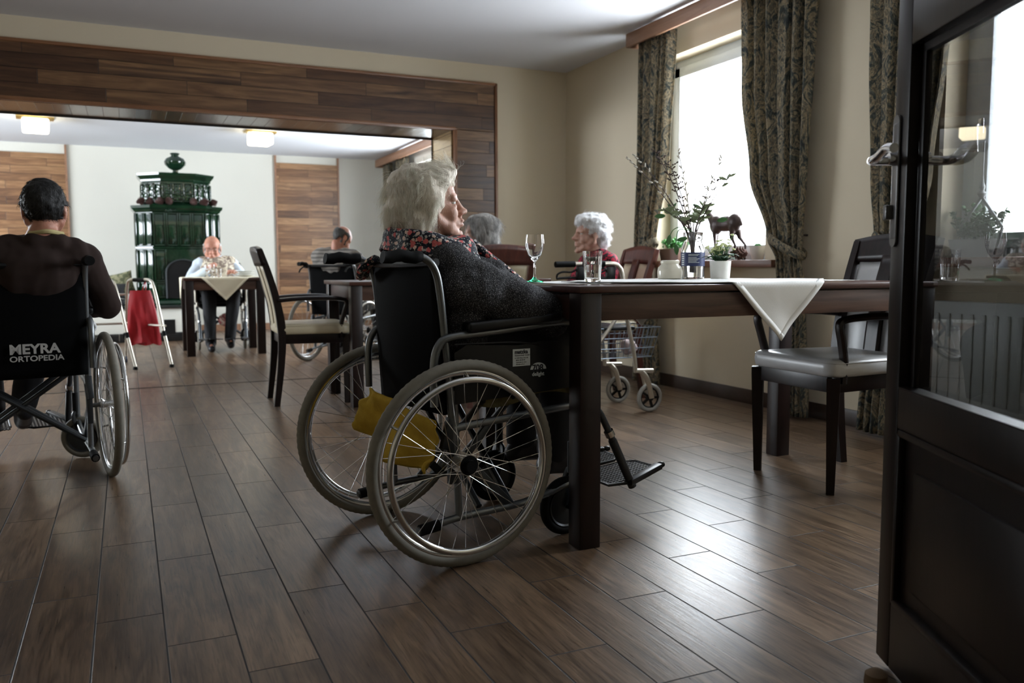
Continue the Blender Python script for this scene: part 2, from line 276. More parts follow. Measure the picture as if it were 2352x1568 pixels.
# ------------------------------------------------------------------ geometry helpers
def V3(*a): return Vector(a if len(a) == 3 else a[0])
def sm(pts, k=6, closed=False):
    P = [Vector(p) for p in pts]; n = len(P); out = []
    rng = range(n if closed else n-1)
    for i in rng:
        g = (lambda j: P[j % n]) if closed else (lambda j: P[min(max(j, 0), n-1)])
        a, b, c, d = g(i-1), g(i), g(i+1), g(i+2)
        for s in range(k):
            t = s/k; out.append(.5*((2*b)+(c-a)*t+(2*a-5*b+4*c-d)*t*t+(3*b-a-3*c+d)*t**3))
    if not closed: out.append(P[-1])
    return out
class G:
    def __init__(s): s.v = []; s.f = []; s.mi = []
    def add(s, v, f, m=0):
        o = len(s.v); s.v += [tuple(x) for x in v]; s.f += [tuple(i+o for i in q) for q in f]; s.mi += [m]*len(f); return s
    def bm(s, b, M=None, m=0):
        if M: bmesh.ops.transform(b, matrix=M, verts=b.verts)
        b.verts.ensure_lookup_table(); b.verts.index_update()
        s.add([v.co[:] for v in b.verts], [[v.index for v in f.verts] for f in b.faces], m); b.free(); return s
    def box(s, c, d, rot=None, bev=.0, m=0, seg=2, M=None):
        b = bmesh.new(); bmesh.ops.create_cube(b, size=1); bmesh.ops.scale(b, vec=d, verts=b.verts)
        if bev > 0: bmesh.ops.bevel(b, geom=b.edges[:], offset=min(bev, min(d)*.49), segments=seg, affect='EDGES', profile=.5)
        T = Matrix.Translation(Vector(c))
        if rot is not None: T = T @ (rot if isinstance(rot, Matrix) else Matrix.Rotation(rot, 4, 'Z'))
        return s.bm(b, (M @ T) if M else T, m)
    def bar(s, p, q, w, h, bev=.002, m=0, up=(0, 0, 1)):   # box between two points, w across, h along 'up'
        p, q = Vector(p), Vector(q); x = (q-p); L = x.length; x.normalize(); u = Vector(up); y = u.cross(x); y.normalize(); z = x.cross(y)
        Mr = Matrix((x, y, z)).transposed().to_4x4(); return s.box((p+q)/2, (L, w, h), Mr, bev, m)
    def tube(s, pts, r, n=10, closed=False, m=0, cap=True, flat=1.0):
        P = [Vector(p) for p in pts]; k = len(P); rr = r if hasattr(r, '__len__') else [r]*k
        vs = []; fs = []; nrm = None
        for i in range(k):
            if closed: t = P[(i+1) % k]-P[i-1]
            else: t = P[min(i+1, k-1)]-P[max(i-1, 0)]
            if t.length < 1e-9: t = Vector((0, 0, 1))
            t.normalize()
            if nrm is None:
                nrm = t.cross(Vector((0, 0, 1)) if abs(t.z) < .9 else Vector((1, 0, 0))); nrm.normalize()
            else:
                nrm = nrm-t*nrm.dot(t); nrm.normalize()
            bn = t.cross(nrm)
            for j in range(n):
                a = 2*PI*j/n; vs.append(P[i]+(nrm*math.cos(a)+bn*math.sin(a)*flat)*rr[i])
        for i in range(k if closed else k-1):
            for j in range(n):
                a, b = i*n+j, i*n+(j+1) % n; c, d = ((i+1) % k)*n+(j+1) % n, ((i+1) % k)*n+j; fs.append((a, b, c, d))
        if cap and not closed: fs.append(tuple(range(n))[::-1]); fs.append(tuple((k-1)*n+j for j in range(n)))
        return s.add(vs, fs, m)
    def lathe(s, prof, n=32, M=None, m=0, a0=0, a1=2*PI, wob=None):
        full = abs(a1-a0-2*PI) < 1e-6; k = n if full else n+1; vs = []
        for i in range(k):
            a = a0+(a1-a0)*i/n; w = 1 if wob is None else wob(a)
            for (r, z) in prof:
                p = Vector((r*w*math.cos(a), r*w*math.sin(a), z)); vs.append(M @ p if M else p)
        L = len(prof); fs = []
        for i in range(n):
            for j in range(L-1):
                a, b = i*L+j, ((i+1) % k)*L+j; fs.append((a, b, b+1, a+1))
        return s.add(vs, fs, m)
    def ell(s, c, r, rot=None, seg=16, m=0):
        b = bmesh.new(); bmesh.ops.create_uvsphere(b, u_segments=seg, v_segments=max(6, seg//2+2), radius=1)
        M = Matrix.Translation(Vector(c)) @ (rot.to_4x4() if rot is not None else Matrix.Identity(4)) @ Matrix.Diagonal((*(r if hasattr(r, '__len__') else (r, r, r)), 1))
        return s.bm(b, M, m)
    def cap(s, p, r0, q, r1, n=14, m=0):
        p, q = Vector(p), Vector(q); d = q-p; L = max(d.length, 1e-5); u = d/L; pts = []; rr = []
        for i in range(5):
            a = PI/2*(1-i/4.); pts.append(p-u*r0*math.sin(a)); rr.append(max(1e-4, r0*math.cos(a)))
        for i in range(5):
            a = PI/2*i/4.; pts.append(q+u*r1*math.sin(a)); rr.append(max(1e-4, r1*math.cos(a)))
        return s.tube(pts, rr, n, m=m)
    def prism(s, poly, z0, z1, M=None, m=0):
        n = len(poly); vs = [Vector((x, y, z0)) for x, y in poly]+[Vector((x, y, z1)) for x, y in poly]
        if M: vs = [M @ v for v in vs]
        fs = [tuple(range(n))[::-1], tuple(range(n, 2*n))]+[(i, (i+1) % n, n+(i+1) % n, n+i) for i in range(n)]
        return s.add(vs, fs, m)
    def grid(s, fn, nu, nv, m=0):
        vs = [fn(i/nu, j/nv) for i in range(nu+1) for j in range(nv+1)]; w = nv+1
        return s.add(vs, [(i*w+j, (i+1)*w+j, (i+1)*w+j+1, i*w+j+1) for i in range(nu) for j in range(nv)], m)
    def xf(s, M, i0=0):
        s.v[i0:] = [tuple(M @ Vector(p)) for p in s.v[i0:]]; return s
    def mesh(s, name, mats, smooth=True, ang=35):
        me = bpy.data.meshes.new(name); me.from_pydata(s.v, [], s.f)
        for mt in (mats if isinstance(mats, (list, tuple)) else [mats]): me.materials.append(mt)
        me.polygons.foreach_set('material_index', s.mi)
        b = bmesh.new(); b.from_mesh(me); bmesh.ops.recalc_face_normals(b, faces=b.faces); b.to_mesh(me); b.free()
        if smooth: me.polygons.foreach_set('use_smooth', [True]*len(me.polygons)); me.set_sharp_from_angle(angle=R_(ang))
        me.update(); return me
    def obj(s, name, mats, parent=None, smooth=True, ang=35, label=None, solid=0):
        o = bpy.data.objects.new(name, s.mesh(name, mats, smooth, ang)); COL.objects.link(o); o.parent = parent
        if label: o['label'] = label
        if solid: md = o.modifiers.new('thickness', 'SOLIDIFY'); md.thickness = solid; md.offset = 0
        return o
def tag(o, label, cat, group=None, kind=None):
    o['label'] = label; o['category'] = cat
    if group: o['group'] = group
    if kind: o['kind'] = kind
    return o
def struct(o, label=None):
    o['kind'] = 'structure'
    if label: o['label'] = label
    return o
def thing(name, label, cat, loc=(0, 0, 0), rotz=0, group=None):
    o = bpy.data.objects.new(name, None); COL.objects.link(o); o.location = loc; o.rotation_euler = (0, 0, rotz); o.empty_display_size = .1
    return tag(o, label, cat, group)
def copy_tree(o, parent=None):
    c = o.copy(); COL.objects.link(c); c.parent = parent
    for ch in list(o.children): copy_tree(ch, c)
    return c
def dup(o, loc, rotz, label, group=None):
    c = copy_tree(o); c.location = loc; c.rotation_euler = (0, 0, rotz); c['label'] = label
    if group: c['group'] = group
    return c
def circle(c, r, n, ax='y', flat=1):
    out = []
    for i in range(n):
        a = 2*PI*i/n; u, w = r*math.cos(a), r*math.sin(a)
        out.append(Vector(c)+Vector({'y': (u, 0, w), 'x': (0, u, w), 'z': (u, w, 0)}[ax]))
    return out
def text_mesh(txt, size, depth=.0004, bold=.0, sx=1.0):
    cu = bpy.data.curves.new('lettering', 'FONT'); cu.body = txt; cu.size = size; cu.extrude = depth; cu.offset = bold; cu.align_x = 'LEFT'
    o = bpy.data.objects.new('lettering_tmp', cu); COL.objects.link(o); dg = bpy.context.evaluated_depsgraph_get(); dg.update()
    me = bpy.data.meshes.new_from_object(o.evaluated_get(dg)); bpy.data.objects.remove(o)
    g = G(); g.add([(v.co.x*sx, v.co.y, v.co.z) for v in me.vertices], [tuple(p.vertices) for p in me.polygons]); return g
def text_on(txt, size, origin, right, up, name, mat, parent, bold=0, sx=1.0):
    g = text_mesh(txt, size, .0003, bold, sx); r, u = Vector(right).normalized(), Vector(up).normalized(); n = r.cross(u)
    M = Matrix((r, u, n)).transposed().to_4x4(); M.translation = Vector(origin); g.xf(M); return g.obj(name, mat, parent, smooth=False)
def remesh(g, voxel, smooth=3, name='body'):
    me = bpy.data.meshes.new(name); me.from_pydata(g.v, [], g.f); b = bmesh.new(); b.from_mesh(me); bmesh.ops.recalc_face_normals(b, faces=b.faces); b.to_mesh(me); b.free()
    o = bpy.data.objects.new('remesh_tmp', me); COL.objects.link(o)
    md = o.modifiers.new('r', 'REMESH'); md.mode = 'VOXEL'; md.voxel_size = voxel
    if smooth: s = o.modifiers.new('s', 'SMOOTH'); s.iterations = smooth; s.factor = .5
    dg = bpy.context.evaluated_depsgraph_get(); dg.update(); out = bpy.data.meshes.new_from_object(o.evaluated_get(dg)); bpy.data.objects.remove(o); bpy.data.meshes.remove(me)
    return out
def mesh_np(me):
    a = np.empty(len(me.vertices)*3, np.float32); me.vertices.foreach_get('co', a); n = np.empty(len(me.vertices)*3, np.float32); me.vertices.foreach_get('normal', n)
    return a.reshape(-1, 3).astype(float), n.reshape(-1, 3).astype(float)
def np_set(me, co): me.vertices.foreach_set('co', co.astype(np.float32).ravel()); me.update()
def blob_obj(name, me, mat, parent, label=None):
    me.materials.clear(); me.materials.append(mat); me.polygons.foreach_set('use_smooth', [True]*len(me.polygons)); me.name = name
    o = bpy.data.objects.new(name, me); COL.objects.link(o); o.parent = parent
    if label: o['label'] = label
    return o
def fold(me, amp, sc, seed=0, stretch=(1, 1, 1)):
    co, n = mesh_np(me)
    d = np.array([noise.noise(Vector((c[0]*sc*stretch[0]+seed, c[1]*sc*stretch[1], c[2]*sc*stretch[2]))) for c in co]); np_set(me, co+n*(d*amp)[:, None])

# ------------------------------------------------------------------ the room
XR, YB, YS, YF = 3.51, 6.54, 7.0, 12.0; ZC, ZCF, ZA = 2.515, 2.39, 1.962; XL = -3.6; YN = .45
def slab(name, lo, hi, mat, label=None):
    g = G(); g.box([(a+b)/2 for a, b in zip(lo, hi)], [b-a for a, b in zip(lo, hi)]); return struct(g.obj(name, mat, smooth=False), label)
slab('floor', (XL-.2, -1.6, -.1), (XR+.4, YF+.2, 0), M_FLOOR, 'brown wood-look tiled floor')
slab('ceiling', (XL-.2, -1.6, ZC), (XR+.4, YS-.2, ZC+.1), M_CEIL, 'grey painted ceiling of the front room')
slab('ceiling', (XL-.2, YS-.2, ZCF), (XR+.4, YF+.2, ZCF+.1), M_CEILF, 'white ceiling of the far room')
slab('wall_back', (2.47, YB, 0), (XR+.3, YS-.02, ZC), M_WALL, 'cream wall right of the panelled opening')
slab('wall_back', (XL-.2, YB, ZA+.02), (2.47, YS-.02, ZC), M_WALL, 'cream wall above the panelled opening')
slab('wall_far', (XL-.2, YF, 0), (XR+.4, YF+.2, ZCF), M_WALLF, 'white end wall behind the stove')
WX = XR+.30
def wall_right(y0, y1, ztop, mat, ops, label):
    g = G(); y = y0
    for (a, b, z0, z1) in ops:
        g.box(((XR+WX)/2, (y+a)/2, ztop/2), (WX-XR, a-y, ztop)); g.box(((XR+WX)/2, (a+b)/2, z0/2), (WX-XR, b-a, z0)); g.box(((XR+WX)/2, (a+b)/2, (z1+ztop)/2), (WX-XR, b-a, ztop-z1)); y = b
    g.box(((XR+WX)/2, (y+y1)/2, ztop/2), (WX-XR, y1-y, ztop)); struct(g.obj('wall_right', mat, smooth=False), label)
WIN = [(1.62, 2.80, .872, 2.31), (4.0, 5.18, .872, 2.31)]; WINF = [(8.2, 10.75, .872, 2.2)]
wall_right(YN-.2, YB, ZC, M_WALL, WIN, 'cream window wall'); wall_right(YB, YF, ZCF, M_WALLF, WINF, 'window wall of the far room')
# left wall with a window opening for the far room, wall around the double doorway, corridor behind the camera
g = G(); g.box((XL-.15, (YN+YB)/2-.2, ZC/2), (.3, YB-YN+.4, ZC)); struct(g.obj('wall_left', M_WALL, smooth=False))
g = G(); g.box((XL-.15, 6.9, ZCF/2), (.3, 1.0, ZCF)); g.box((XL-.15, 11.7, ZCF/2), (.3, 1.0, ZCF)); g.box((XL-.15, 9.3, .45), (.3, 3.8, .9)); g.box((XL-.15, 9.3, 2.29), (.3, 3.8, .2)); struct(g.obj('wall_left', M_WALLF, smooth=False), 'wall left of the far room')
g = G(); g.box((2.36, YN-.1, ZC/2), (2.6, .2, ZC)); g.box((-2.2, YN-.1, ZC/2), (3.1, .2, ZC)); g.box((.21, YN-.1, 2.3), (1.72, .2, .43)); struct(g.obj('wall_front', M_WALL, smooth=False), 'wall with the doorway')
g = G(); g.box((-1.3, -.6, ZC/2), (.1, 1.9, ZC)); g.box((1.9, -.6, ZC/2), (.1, 1.9, ZC)); g.box((.3, -1.55, ZC/2), (3.3, .1, ZC)); struct(g.obj('wall_corridor', M_WALL, smooth=False), 'corridor walls')
g = G(); g.box((1.2, YB-.02, .0012), (5.6, .018, .0024)); struct(g.obj('trim_1', M_GROUT, smooth=False), 'dark joint across the floor under the opening')
# baseboards
g = G()
for y0, y1 in ((YN, 6.53),): g.box((XR-.006, (y0+y1)/2, .045), (.012, y1-y0, .09), bev=.002)
struct(g.obj('baseboard_right', M_BASE)); g = G(); g.box((3.17, YB-.006, .045), (.66, .012, .09)); struct(g.obj('baseboard_back', M_BASE)); g = G(); g.box((-.5, YF-.006, .045), (8, .012, .09)); struct(g.obj('baseboard_far', M_PELM)); g = G(); g.box((XR-.006, 9.5, .045), (.012, 5, .09)); struct(g.obj('baseboard_right', M_PELM))
# panelled opening
g = G(); g.box(((-2.9+2.83)/2, YB-.012, (ZA+2.345)/2+.004), (5.73, .026, 2.345-ZA)); g.box(((2.485+2.83)/2, YB-.012, ZA/2+.01), (.345, .026, ZA)); struct(g.obj('trim_2', M_PLK, smooth=False), 'dark oak boards round the wide opening')
g = G(); g.box((-.2, (YB+YS)/2, ZA+.008), (5.38, YS-YB+.02, .022)); struct(g.obj('trim_3', M_PLKS, smooth=False), 'dark oak boards under the lintel')
g = G(); g.box((2.468, (YB+YS)/2+.005, ZA/2), (.03, YS-YB, ZA)); struct(g.obj('trim_4', M_PLKJ, smooth=False), 'oak boards on the inner side of the opening, coloured as lit')
g = G(); g.box((-.05, YB-.022, 2.352), (5.79, .036, .022), bev=.003); g.box((-.2, YB-.022, ZA+.012), (5.36, .036, .026), bev=.003)
struct(g.obj('trim_5', M_TRIM), 'orange-brown edge strips of the panelling'); g = G(); g.box((2.838, YB-.022, 1.18), (.022, .036, 2.36), bev=.003); g.box((2.478, YB-.022, .985), (.026, .036, 1.97), bev=.003)
struct(g.obj('trim_6', M_TRIMZ), 'upright edge strips of the panelling')
g = G(); g.box((-.2, YS+.004, ZA), (5.36, .012, .03)); g.box((2.45, YS+.004, ZA/2), (.012, .012, ZA)); struct(g.obj('trim_7', M_GROUT), 'black rear edge of the opening')
# oak panels on the far wall
for x0, x1, zt, i in ((-2.2, -.64, 2.27, 8), (1.93, 2.77, 2.285, 9)):
    g = G(); g.box(((x0+x1)/2, YF-.012, zt/2+.04), (x1-x0, .024, zt-.08)); p = struct(g.obj('trim_%d' % i, M_PLKF, smooth=False), 'oak board panel on the end wall'); g = G()
    for x in (x0-.012, x1+.012): g.box((x, YF-.016, ZCF/2), (.022, .032, ZCF-.01))
    g.obj('edge_strip', M_PELM, p)
# windows
def window(n, y0, y1, z0, z1, label, split=None, handle=None, fw=.1, X=XR+.15):
    g = G(); yc, zc = (y0+y1)/2, (z0+z1)/2
    for y in (y0+fw*.3, y1-fw*.3): g.box((X+.02, y, zc), (.06, fw*.6, z1-z0), bev=.004)
    for z in (z0+fw*.3, z1-fw*.3): g.box((X+.02, yc, z), (.06, y1-y0, fw*.6), bev=.004)
    w = struct(g.obj('window_%d' % n, M_UPVC), label)
    bays = [(y0+fw*.5, y1-fw*.5)] if not split else [(y0+fw*.5, split), (split, y1-fw*.5)]
    for a, b in bays:
        g = G()
        for y in (a+.035, b-.035): g.box((X, y, zc), (.05, .07, z1-z0-fw), bev=.006)
        for z in (z0+fw*.5+.035, z1-fw*.5-.035): g.box((X, (a+b)/2, z), (.05, b-a, .07), bev=.006)
        sh = g.obj('window_sash', M_UPVC, w)
        g = G(); g.box((X+.01, (a+b)/2, zc), (.006, b-a-.12, z1-z0-fw-.12)); g.obj('window_pane', M_PANE, sh, smooth=False)
    if handle:
        hy, hz = handle; g = G(); g.box((X-.03, hy, hz), (.012, .03, .07), bev=.003); g.tube(sm([(X-.035, hy, hz), (X-.06, hy, hz), (X-.062, hy, hz-.03), (X-.06, hy-.005, hz-.12)]), .009, 8); g.obj('window_handle', M_CHROME, w)
    g = G(); g.box((X+.0, yc, .885), (.34, y1-y0+.002, .022)) if 0 else None
    portal(X+.12, yc, zc, z1-z0-.1, y1-y0-.1, (0, R_(90), 0)); return w
window(1, *WIN[1], 'white window beside the deer figure'); window(2, *WIN[0], 'white window seen through the glass of the door', handle=(2.70, 1.50), fw=.13); window(3, *WINF[0], 'window of the far room', split=9.5)
portal(XL-.2, 9.3, 1.55, 1.2, 3.6, (0, R_(-90), 0))
g = G(); 
for y in (7.45, 9.3, 11.15): g.box((XL-.1, y, 1.55), (.06, .1, 1.3))
for z in (.95, 2.15): g.box((XL-.1, 9.3, z), (.06, 3.8, .1))
struct(g.obj('window_4', M_UPVC), 'left window of the far room'); 
def sill(n, y0, y1):
    g = G(); g.box((XR+.035, (y0+y1)/2, .872), (.22, y1-y0, .044), bev=.004); struct(g.obj('trim_%d' % n, M_SILL), 'brown wooden window sill')
sill(10, 3.86, 5.28); sill(11, 1.5, 2.87)
g = G(); g.box((XR+.05, 9.5, .872), (.2, 2.7, .044)); struct(g.obj('trim_12', M_SILL), 'window sill of the far room')
# pelmets and curtains
def pelmet(y0, y1, z0, z1, label, x=XR-.2):
    g = G(); g.box((x, (y0+y1)/2, (z0+z1)/2), (.022, y1-y0, z1-z0), bev=.002); g.box(((x+XR)/2, y1-.011, (z0+z1)/2), (XR-x, .022, z1-z0)); g.box(((x+XR)/2, y0+.011, (z0+z1)/2), (XR-x, .022, z1-z0))
    r = g.obj('curtain_pelmet', M_PELM); tag(r, label, 'pelmet'); g = G(); g.tube([(XR-.11, y0+.03, z1-.04), (XR-.11, y1-.03, z1-.04)], .010, 8); g.obj('curtain_rail', M_UPVC, r); return r
pelmet(3.34, 5.25, 2.405, 2.50, 'oak curtain board over the window with the deer figure'); pelmet(.9, 3.16, 2.405, 2.50, 'oak curtain board over the window behind the door'); pelmet(7.6, 11.9, 2.27, 2.375, 'oak curtain board in the far room')
def curtain(label, rows, nf, amp, x=XR-.11, seed=0, tie=None):
    """rows: (z, y_left, y_right, pleat depth factor) from the top down"""
    rows = sorted(rows, key=lambda r: -r[0]); zt, zb = rows[0][0], rows[-1][0]; rnd = random.Random(seed); ph = [rnd.uniform(0, 6.28) for _ in range(4)]
    def row(z):
        for a, b in zip(rows, rows[1:]):
            if b[0] <= z <= a[0]:
                t = (a[0]-z)/(a[0]-b[0]); t = t*t*(3-2*t); return [a[k]*(1-t)+b[k]*t for k in (1, 2, 3)]
        return rows[-1][1:]
    def fn(u, v):
        z = zt-(zt-zb)*v; yl, yr, d = row(z); uu = u+.012*math.sin(5*v+ph[1]+9*u)
        w = math.sin(2*PI*nf*uu+ph[0])+.35*math.sin(2*PI*nf*2.3*uu+ph[2]+v*2)
        return (x-amp*d*w, yl+(yr-yl)*u+.012*d*math.cos(2*PI*nf*uu+ph[0]), z)
    g = G(); g.grid(fn, 90, 60); o = g.obj('curtain', M_CURT, solid=.003); tag(o, label, 'curtain')
    if tie:
        zt_, yt = tie; yl, yr, d = row(zt_); g = G(); c = Vector((x, (yl+yr)/2, zt_)); pts = []
        for i in range(24):
            a = 2*PI*i/24; pts.append(c+Vector((math.cos(a)*.048, math.sin(a)*((yl-yr)/2+.012), -.06*math.sin(a)*(1 if yt > c.y else -1))))
        g.tube(pts, .010, 8, closed=True, flat=2.6); g.obj('tieback', M_CURT, o)
        g = G(); g.tube([(XR, yt, zt_+.06), (XR-.05, yt, zt_+.06), (XR-.06, yt, zt_+.09)], .006, 8); g.ell((XR-.06, yt, zt_+.09), .013); g.obj('tieback_hook', M_BRONZE, o)
    return o
curtain('patterned curtain left of the window with the deer figure, behind the vase', [(2.44, 5.20, 4.80, 1), (1.6, 5.20, 4.86, .9), (1.0, 5.24, 5.0, .6), (.82, 5.24, 5.04, .55), (.5, 5.22, 4.98, .8), (.02, 5.22, 4.96, 1)], 4.5, .03, seed=1, tie=(.98, 5.2))
curtain('patterned tied curtain right of the window with the deer figure', [(2.44, 4.10, 3.52, 1), (1.9, 4.08, 3.53, 1), (1.4, 4.0, 3.55, .9), (1.02, 3.85, 3.57, .6), (.9, 3.775, 3.58, .5), (.7, 3.75, 3.54, .8), (.02, 3.73, 3.50, 1)], 5.5, .035, seed=2, tie=(.97, 3.655))
curtain('patterned curtain half hidden by the edge of the open door', [(2.44, 3.12, 2.66, 1), (1.9, 3.11, 2.70, 1), (1.3, 3.09, 2.76, .9), (.95, 3.07, 2.83, .6), (.6, 3.1, 2.85, .8), (.02, 3.14, 2.86, 1)], 5, .035, seed=3, tie=(.95, 2.95))
curtain('dark patterned curtain in the far room next to the end wall', [(2.3, 11.75, 11.45, 1), (.05, 11.75, 11.45, 1)], 4, .03, seed=4)
curtain('dark patterned curtain in the far room at the window edge', [(2.3, 11.15, 10.72, 1), (.05, 11.1, 10.75, 1)], 4, .03, seed=5)
# radiator and pipe
r = thing('radiator', 'white ribbed panel radiator behind the glass of the door', 'radiator', (XR-.055, 2.15, 0))
g = G(); g.box((0, 0, .45), (.05, 1.28, .49), bev=.008); g.obj('radiator_panel', M_TIN, r)
g = G()
for i in range(21):
    y = -.58+i*.058; g.box((-.028, y, .44), (.008, .022, .40), bev=.004)
g.obj('radiator_ribs', M_TIN, r); g = G(); g.tube([(0, .64, .665), (0, .69, .665)], .012, 10); g.tube([(0, .69, .665), (0, .73, .665)], .022, 12); g.obj('radiator_valve', M_UPVC, r)
g = G(); [g.box((.03, y, .45), (.04, .04, .1)) for y in (-.5, .5)]; g.obj('wall_bracket', M_TIN, r)
# ceiling lamps
def lamp(loc, label):
    t = thing('ceiling_lamp', label, 'lamp', loc, .1, 'square ceiling lamps'); g = G(); g.box((0, 0, -.012), (.34, .16, .022), bev=.003); g.obj('lamp_plate', M_BRASS, t)
    g = G(); g.box((0, 0, -.09), (.24, .24, .13), bev=.02, seg=3); g.obj('lamp_shade', M_LAMP, t)
lamp((-.78, 9.95, ZCF), 'lit square glass ceiling lamp at the left'); lamp((1.44, 9.98, ZCF), 'lit square glass ceiling lamp right of the stove')
# ------------------------------------------------------------------ door
def build_door():
    yaw = 26.7; a = R_(90-yaw); d = Vector((math.cos(a), math.sin(a), 0)); o = Vector((1.448, 1.272, 0))-d*.86
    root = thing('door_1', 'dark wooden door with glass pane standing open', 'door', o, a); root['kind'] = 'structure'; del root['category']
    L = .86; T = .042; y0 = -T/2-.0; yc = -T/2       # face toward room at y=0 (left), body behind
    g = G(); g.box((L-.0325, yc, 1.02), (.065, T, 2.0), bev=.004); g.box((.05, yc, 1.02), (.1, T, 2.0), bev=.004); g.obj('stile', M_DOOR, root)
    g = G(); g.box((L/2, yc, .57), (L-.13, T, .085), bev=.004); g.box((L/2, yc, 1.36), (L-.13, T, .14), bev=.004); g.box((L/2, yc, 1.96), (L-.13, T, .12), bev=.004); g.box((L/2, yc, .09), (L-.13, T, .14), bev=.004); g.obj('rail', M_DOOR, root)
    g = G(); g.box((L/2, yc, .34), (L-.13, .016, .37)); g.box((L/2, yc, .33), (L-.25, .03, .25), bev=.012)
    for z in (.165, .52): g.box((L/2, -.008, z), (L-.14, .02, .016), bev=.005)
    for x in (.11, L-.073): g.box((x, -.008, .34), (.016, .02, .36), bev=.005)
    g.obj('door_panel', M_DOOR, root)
    g = G()   # sloped glazing ledge and beads
    for z0, z1 in ((.612, 1.29), (1.43, 1.9)):
        g.prism([(-.0005, z0-.003), (-.0005, z0+.0015), (-.031, z0+.002), (-.031, z0-.01)], .1, L-.065, Matrix(((0, 0, 1, 0), (1, 0, 0, 0), (0, 1, 0, 0), (0, 0, 0, 1))))
        g.box((L/2, -.028, z1-.008), (L-.13, .014, .016)); g.box((L-.075, -.028, (z0+z1)/2), (.02, .014, z1-z0), bev=.003); g.box((.11, -.028, (z0+z1)/2), (.02, .014, z1-z0))
    g.obj('glazing_bead', M_DOOR, root)
    for z0, z1 in ((.612, 1.29), (1.43, 1.9)):
        g = G(); g.box((L/2, -.034, (z0+z1)/2), (L-.17, .004, z1-z0)); g.obj('door_pane', M_DPANE, root, smooth=False)
    g = G(); g.box((L-.022, .003, 1.03), (.030, .006, .235), bev=.0029, seg=3); g.tube([(L-.022, .001, 1.148), (L-.022, .0055, 1.148)], .015, 16); g.tube([(L-.022, .001, .912), (L-.022, .0055, .912)], .015, 16)
    g.box((L-.012, .012, .968), (.016, .016, .03), bev=.003); g.obj('escutcheon_plate', M_PLATEG, root)
    def lever(s, y):
        g = G(); g.tube([(L-.022, y, 1.075), (L-.022, y+s*.02, 1.075)], .014, 14); g.tube(sm([(L-.022, y, 1.073), (L-.022, y+s*.045, 1.071), (L-.035, y+s*.056, 1.071), (L-.065, y+s*.056, 1.074), (L-.1, y+s*.054, 1.086), (L-.13, y+s*.052, 1.083)]), .0095, 12); h = g.obj('door_handle', M_CHROME, root)
    lever(1, 0); lever(-1, -T)
    g = G(); g.box((L-.022, -T-.003, 1.03), (.030, .006, .235), bev=.0029); g.obj('escutcheon_plate', M_PLATEG, root)
    g = G()
    for z in (.25, 1.75): g.tube([(0, .0, z-.05), (0, .0, z+.05)], .009, 10)
    g.obj('hinge', M_PLATEG, root)
build_door()
g = G(); g.lathe([(0, .0), (.022, 0), (.024, .01), (.022, .03), (.012, .038), (0, .04)], 20); ds = g.obj('door_stop', plain('tan_rubber', (.16, .10, .05), .7)); ds.location = (1.36, 1.19, 0); tag(ds, 'small tan rubber door stop on the floor under the open door', 'door stop')

# ------------------------------------------------------------------ tables
def table(name, label, cx, cy, sx, sy, h, leg, top=.024, apr=.085, inset=.012, cat='table', rot=0, mats=None):
    a, b = mats or (M_WAL, M_WALZ); t = thing(name, label, cat, (cx, cy, 0), rot)
    g = G(); g.box((0, 0, h-top/2), (sx, sy, top), bev=.003); g.obj('tabletop', M_TOP, t)
    X, Y = sx/2-inset-leg/2, sy/2-inset-leg/2
    for s in (-1, 1):
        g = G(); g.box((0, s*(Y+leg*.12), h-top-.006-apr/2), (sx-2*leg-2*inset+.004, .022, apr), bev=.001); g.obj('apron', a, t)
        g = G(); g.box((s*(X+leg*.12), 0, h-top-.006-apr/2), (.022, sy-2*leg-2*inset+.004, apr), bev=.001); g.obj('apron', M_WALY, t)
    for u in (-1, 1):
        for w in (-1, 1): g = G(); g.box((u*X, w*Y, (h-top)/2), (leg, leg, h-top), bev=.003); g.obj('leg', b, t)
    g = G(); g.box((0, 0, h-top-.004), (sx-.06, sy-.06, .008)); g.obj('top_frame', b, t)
    return t
TX0, TX1, TY0, TY1 = 1.212, 2.72, 2.168, 2.98
table('dining_table', 'large dark walnut dining table in front of the woman in the wheelchair', (TX0+TX1)/2, (TY0+TY1)/2, TX1-TX0, TY1-TY0, .80, .072, top=.020, apr=.078, inset=.006)
table('dining_table', 'dark dining table behind the armchair, in the middle of the room', 1.52, 5.38, .60, .72, .77, .07)
table('dining_table', 'small dark dining table in front of the green stove', .875, 8.98, .76, .76, .755, .075)
table('dining_table', 'dark dining table between the grey-haired and the white-haired woman', 2.32, 5.60, .72, .80, .775, .07)
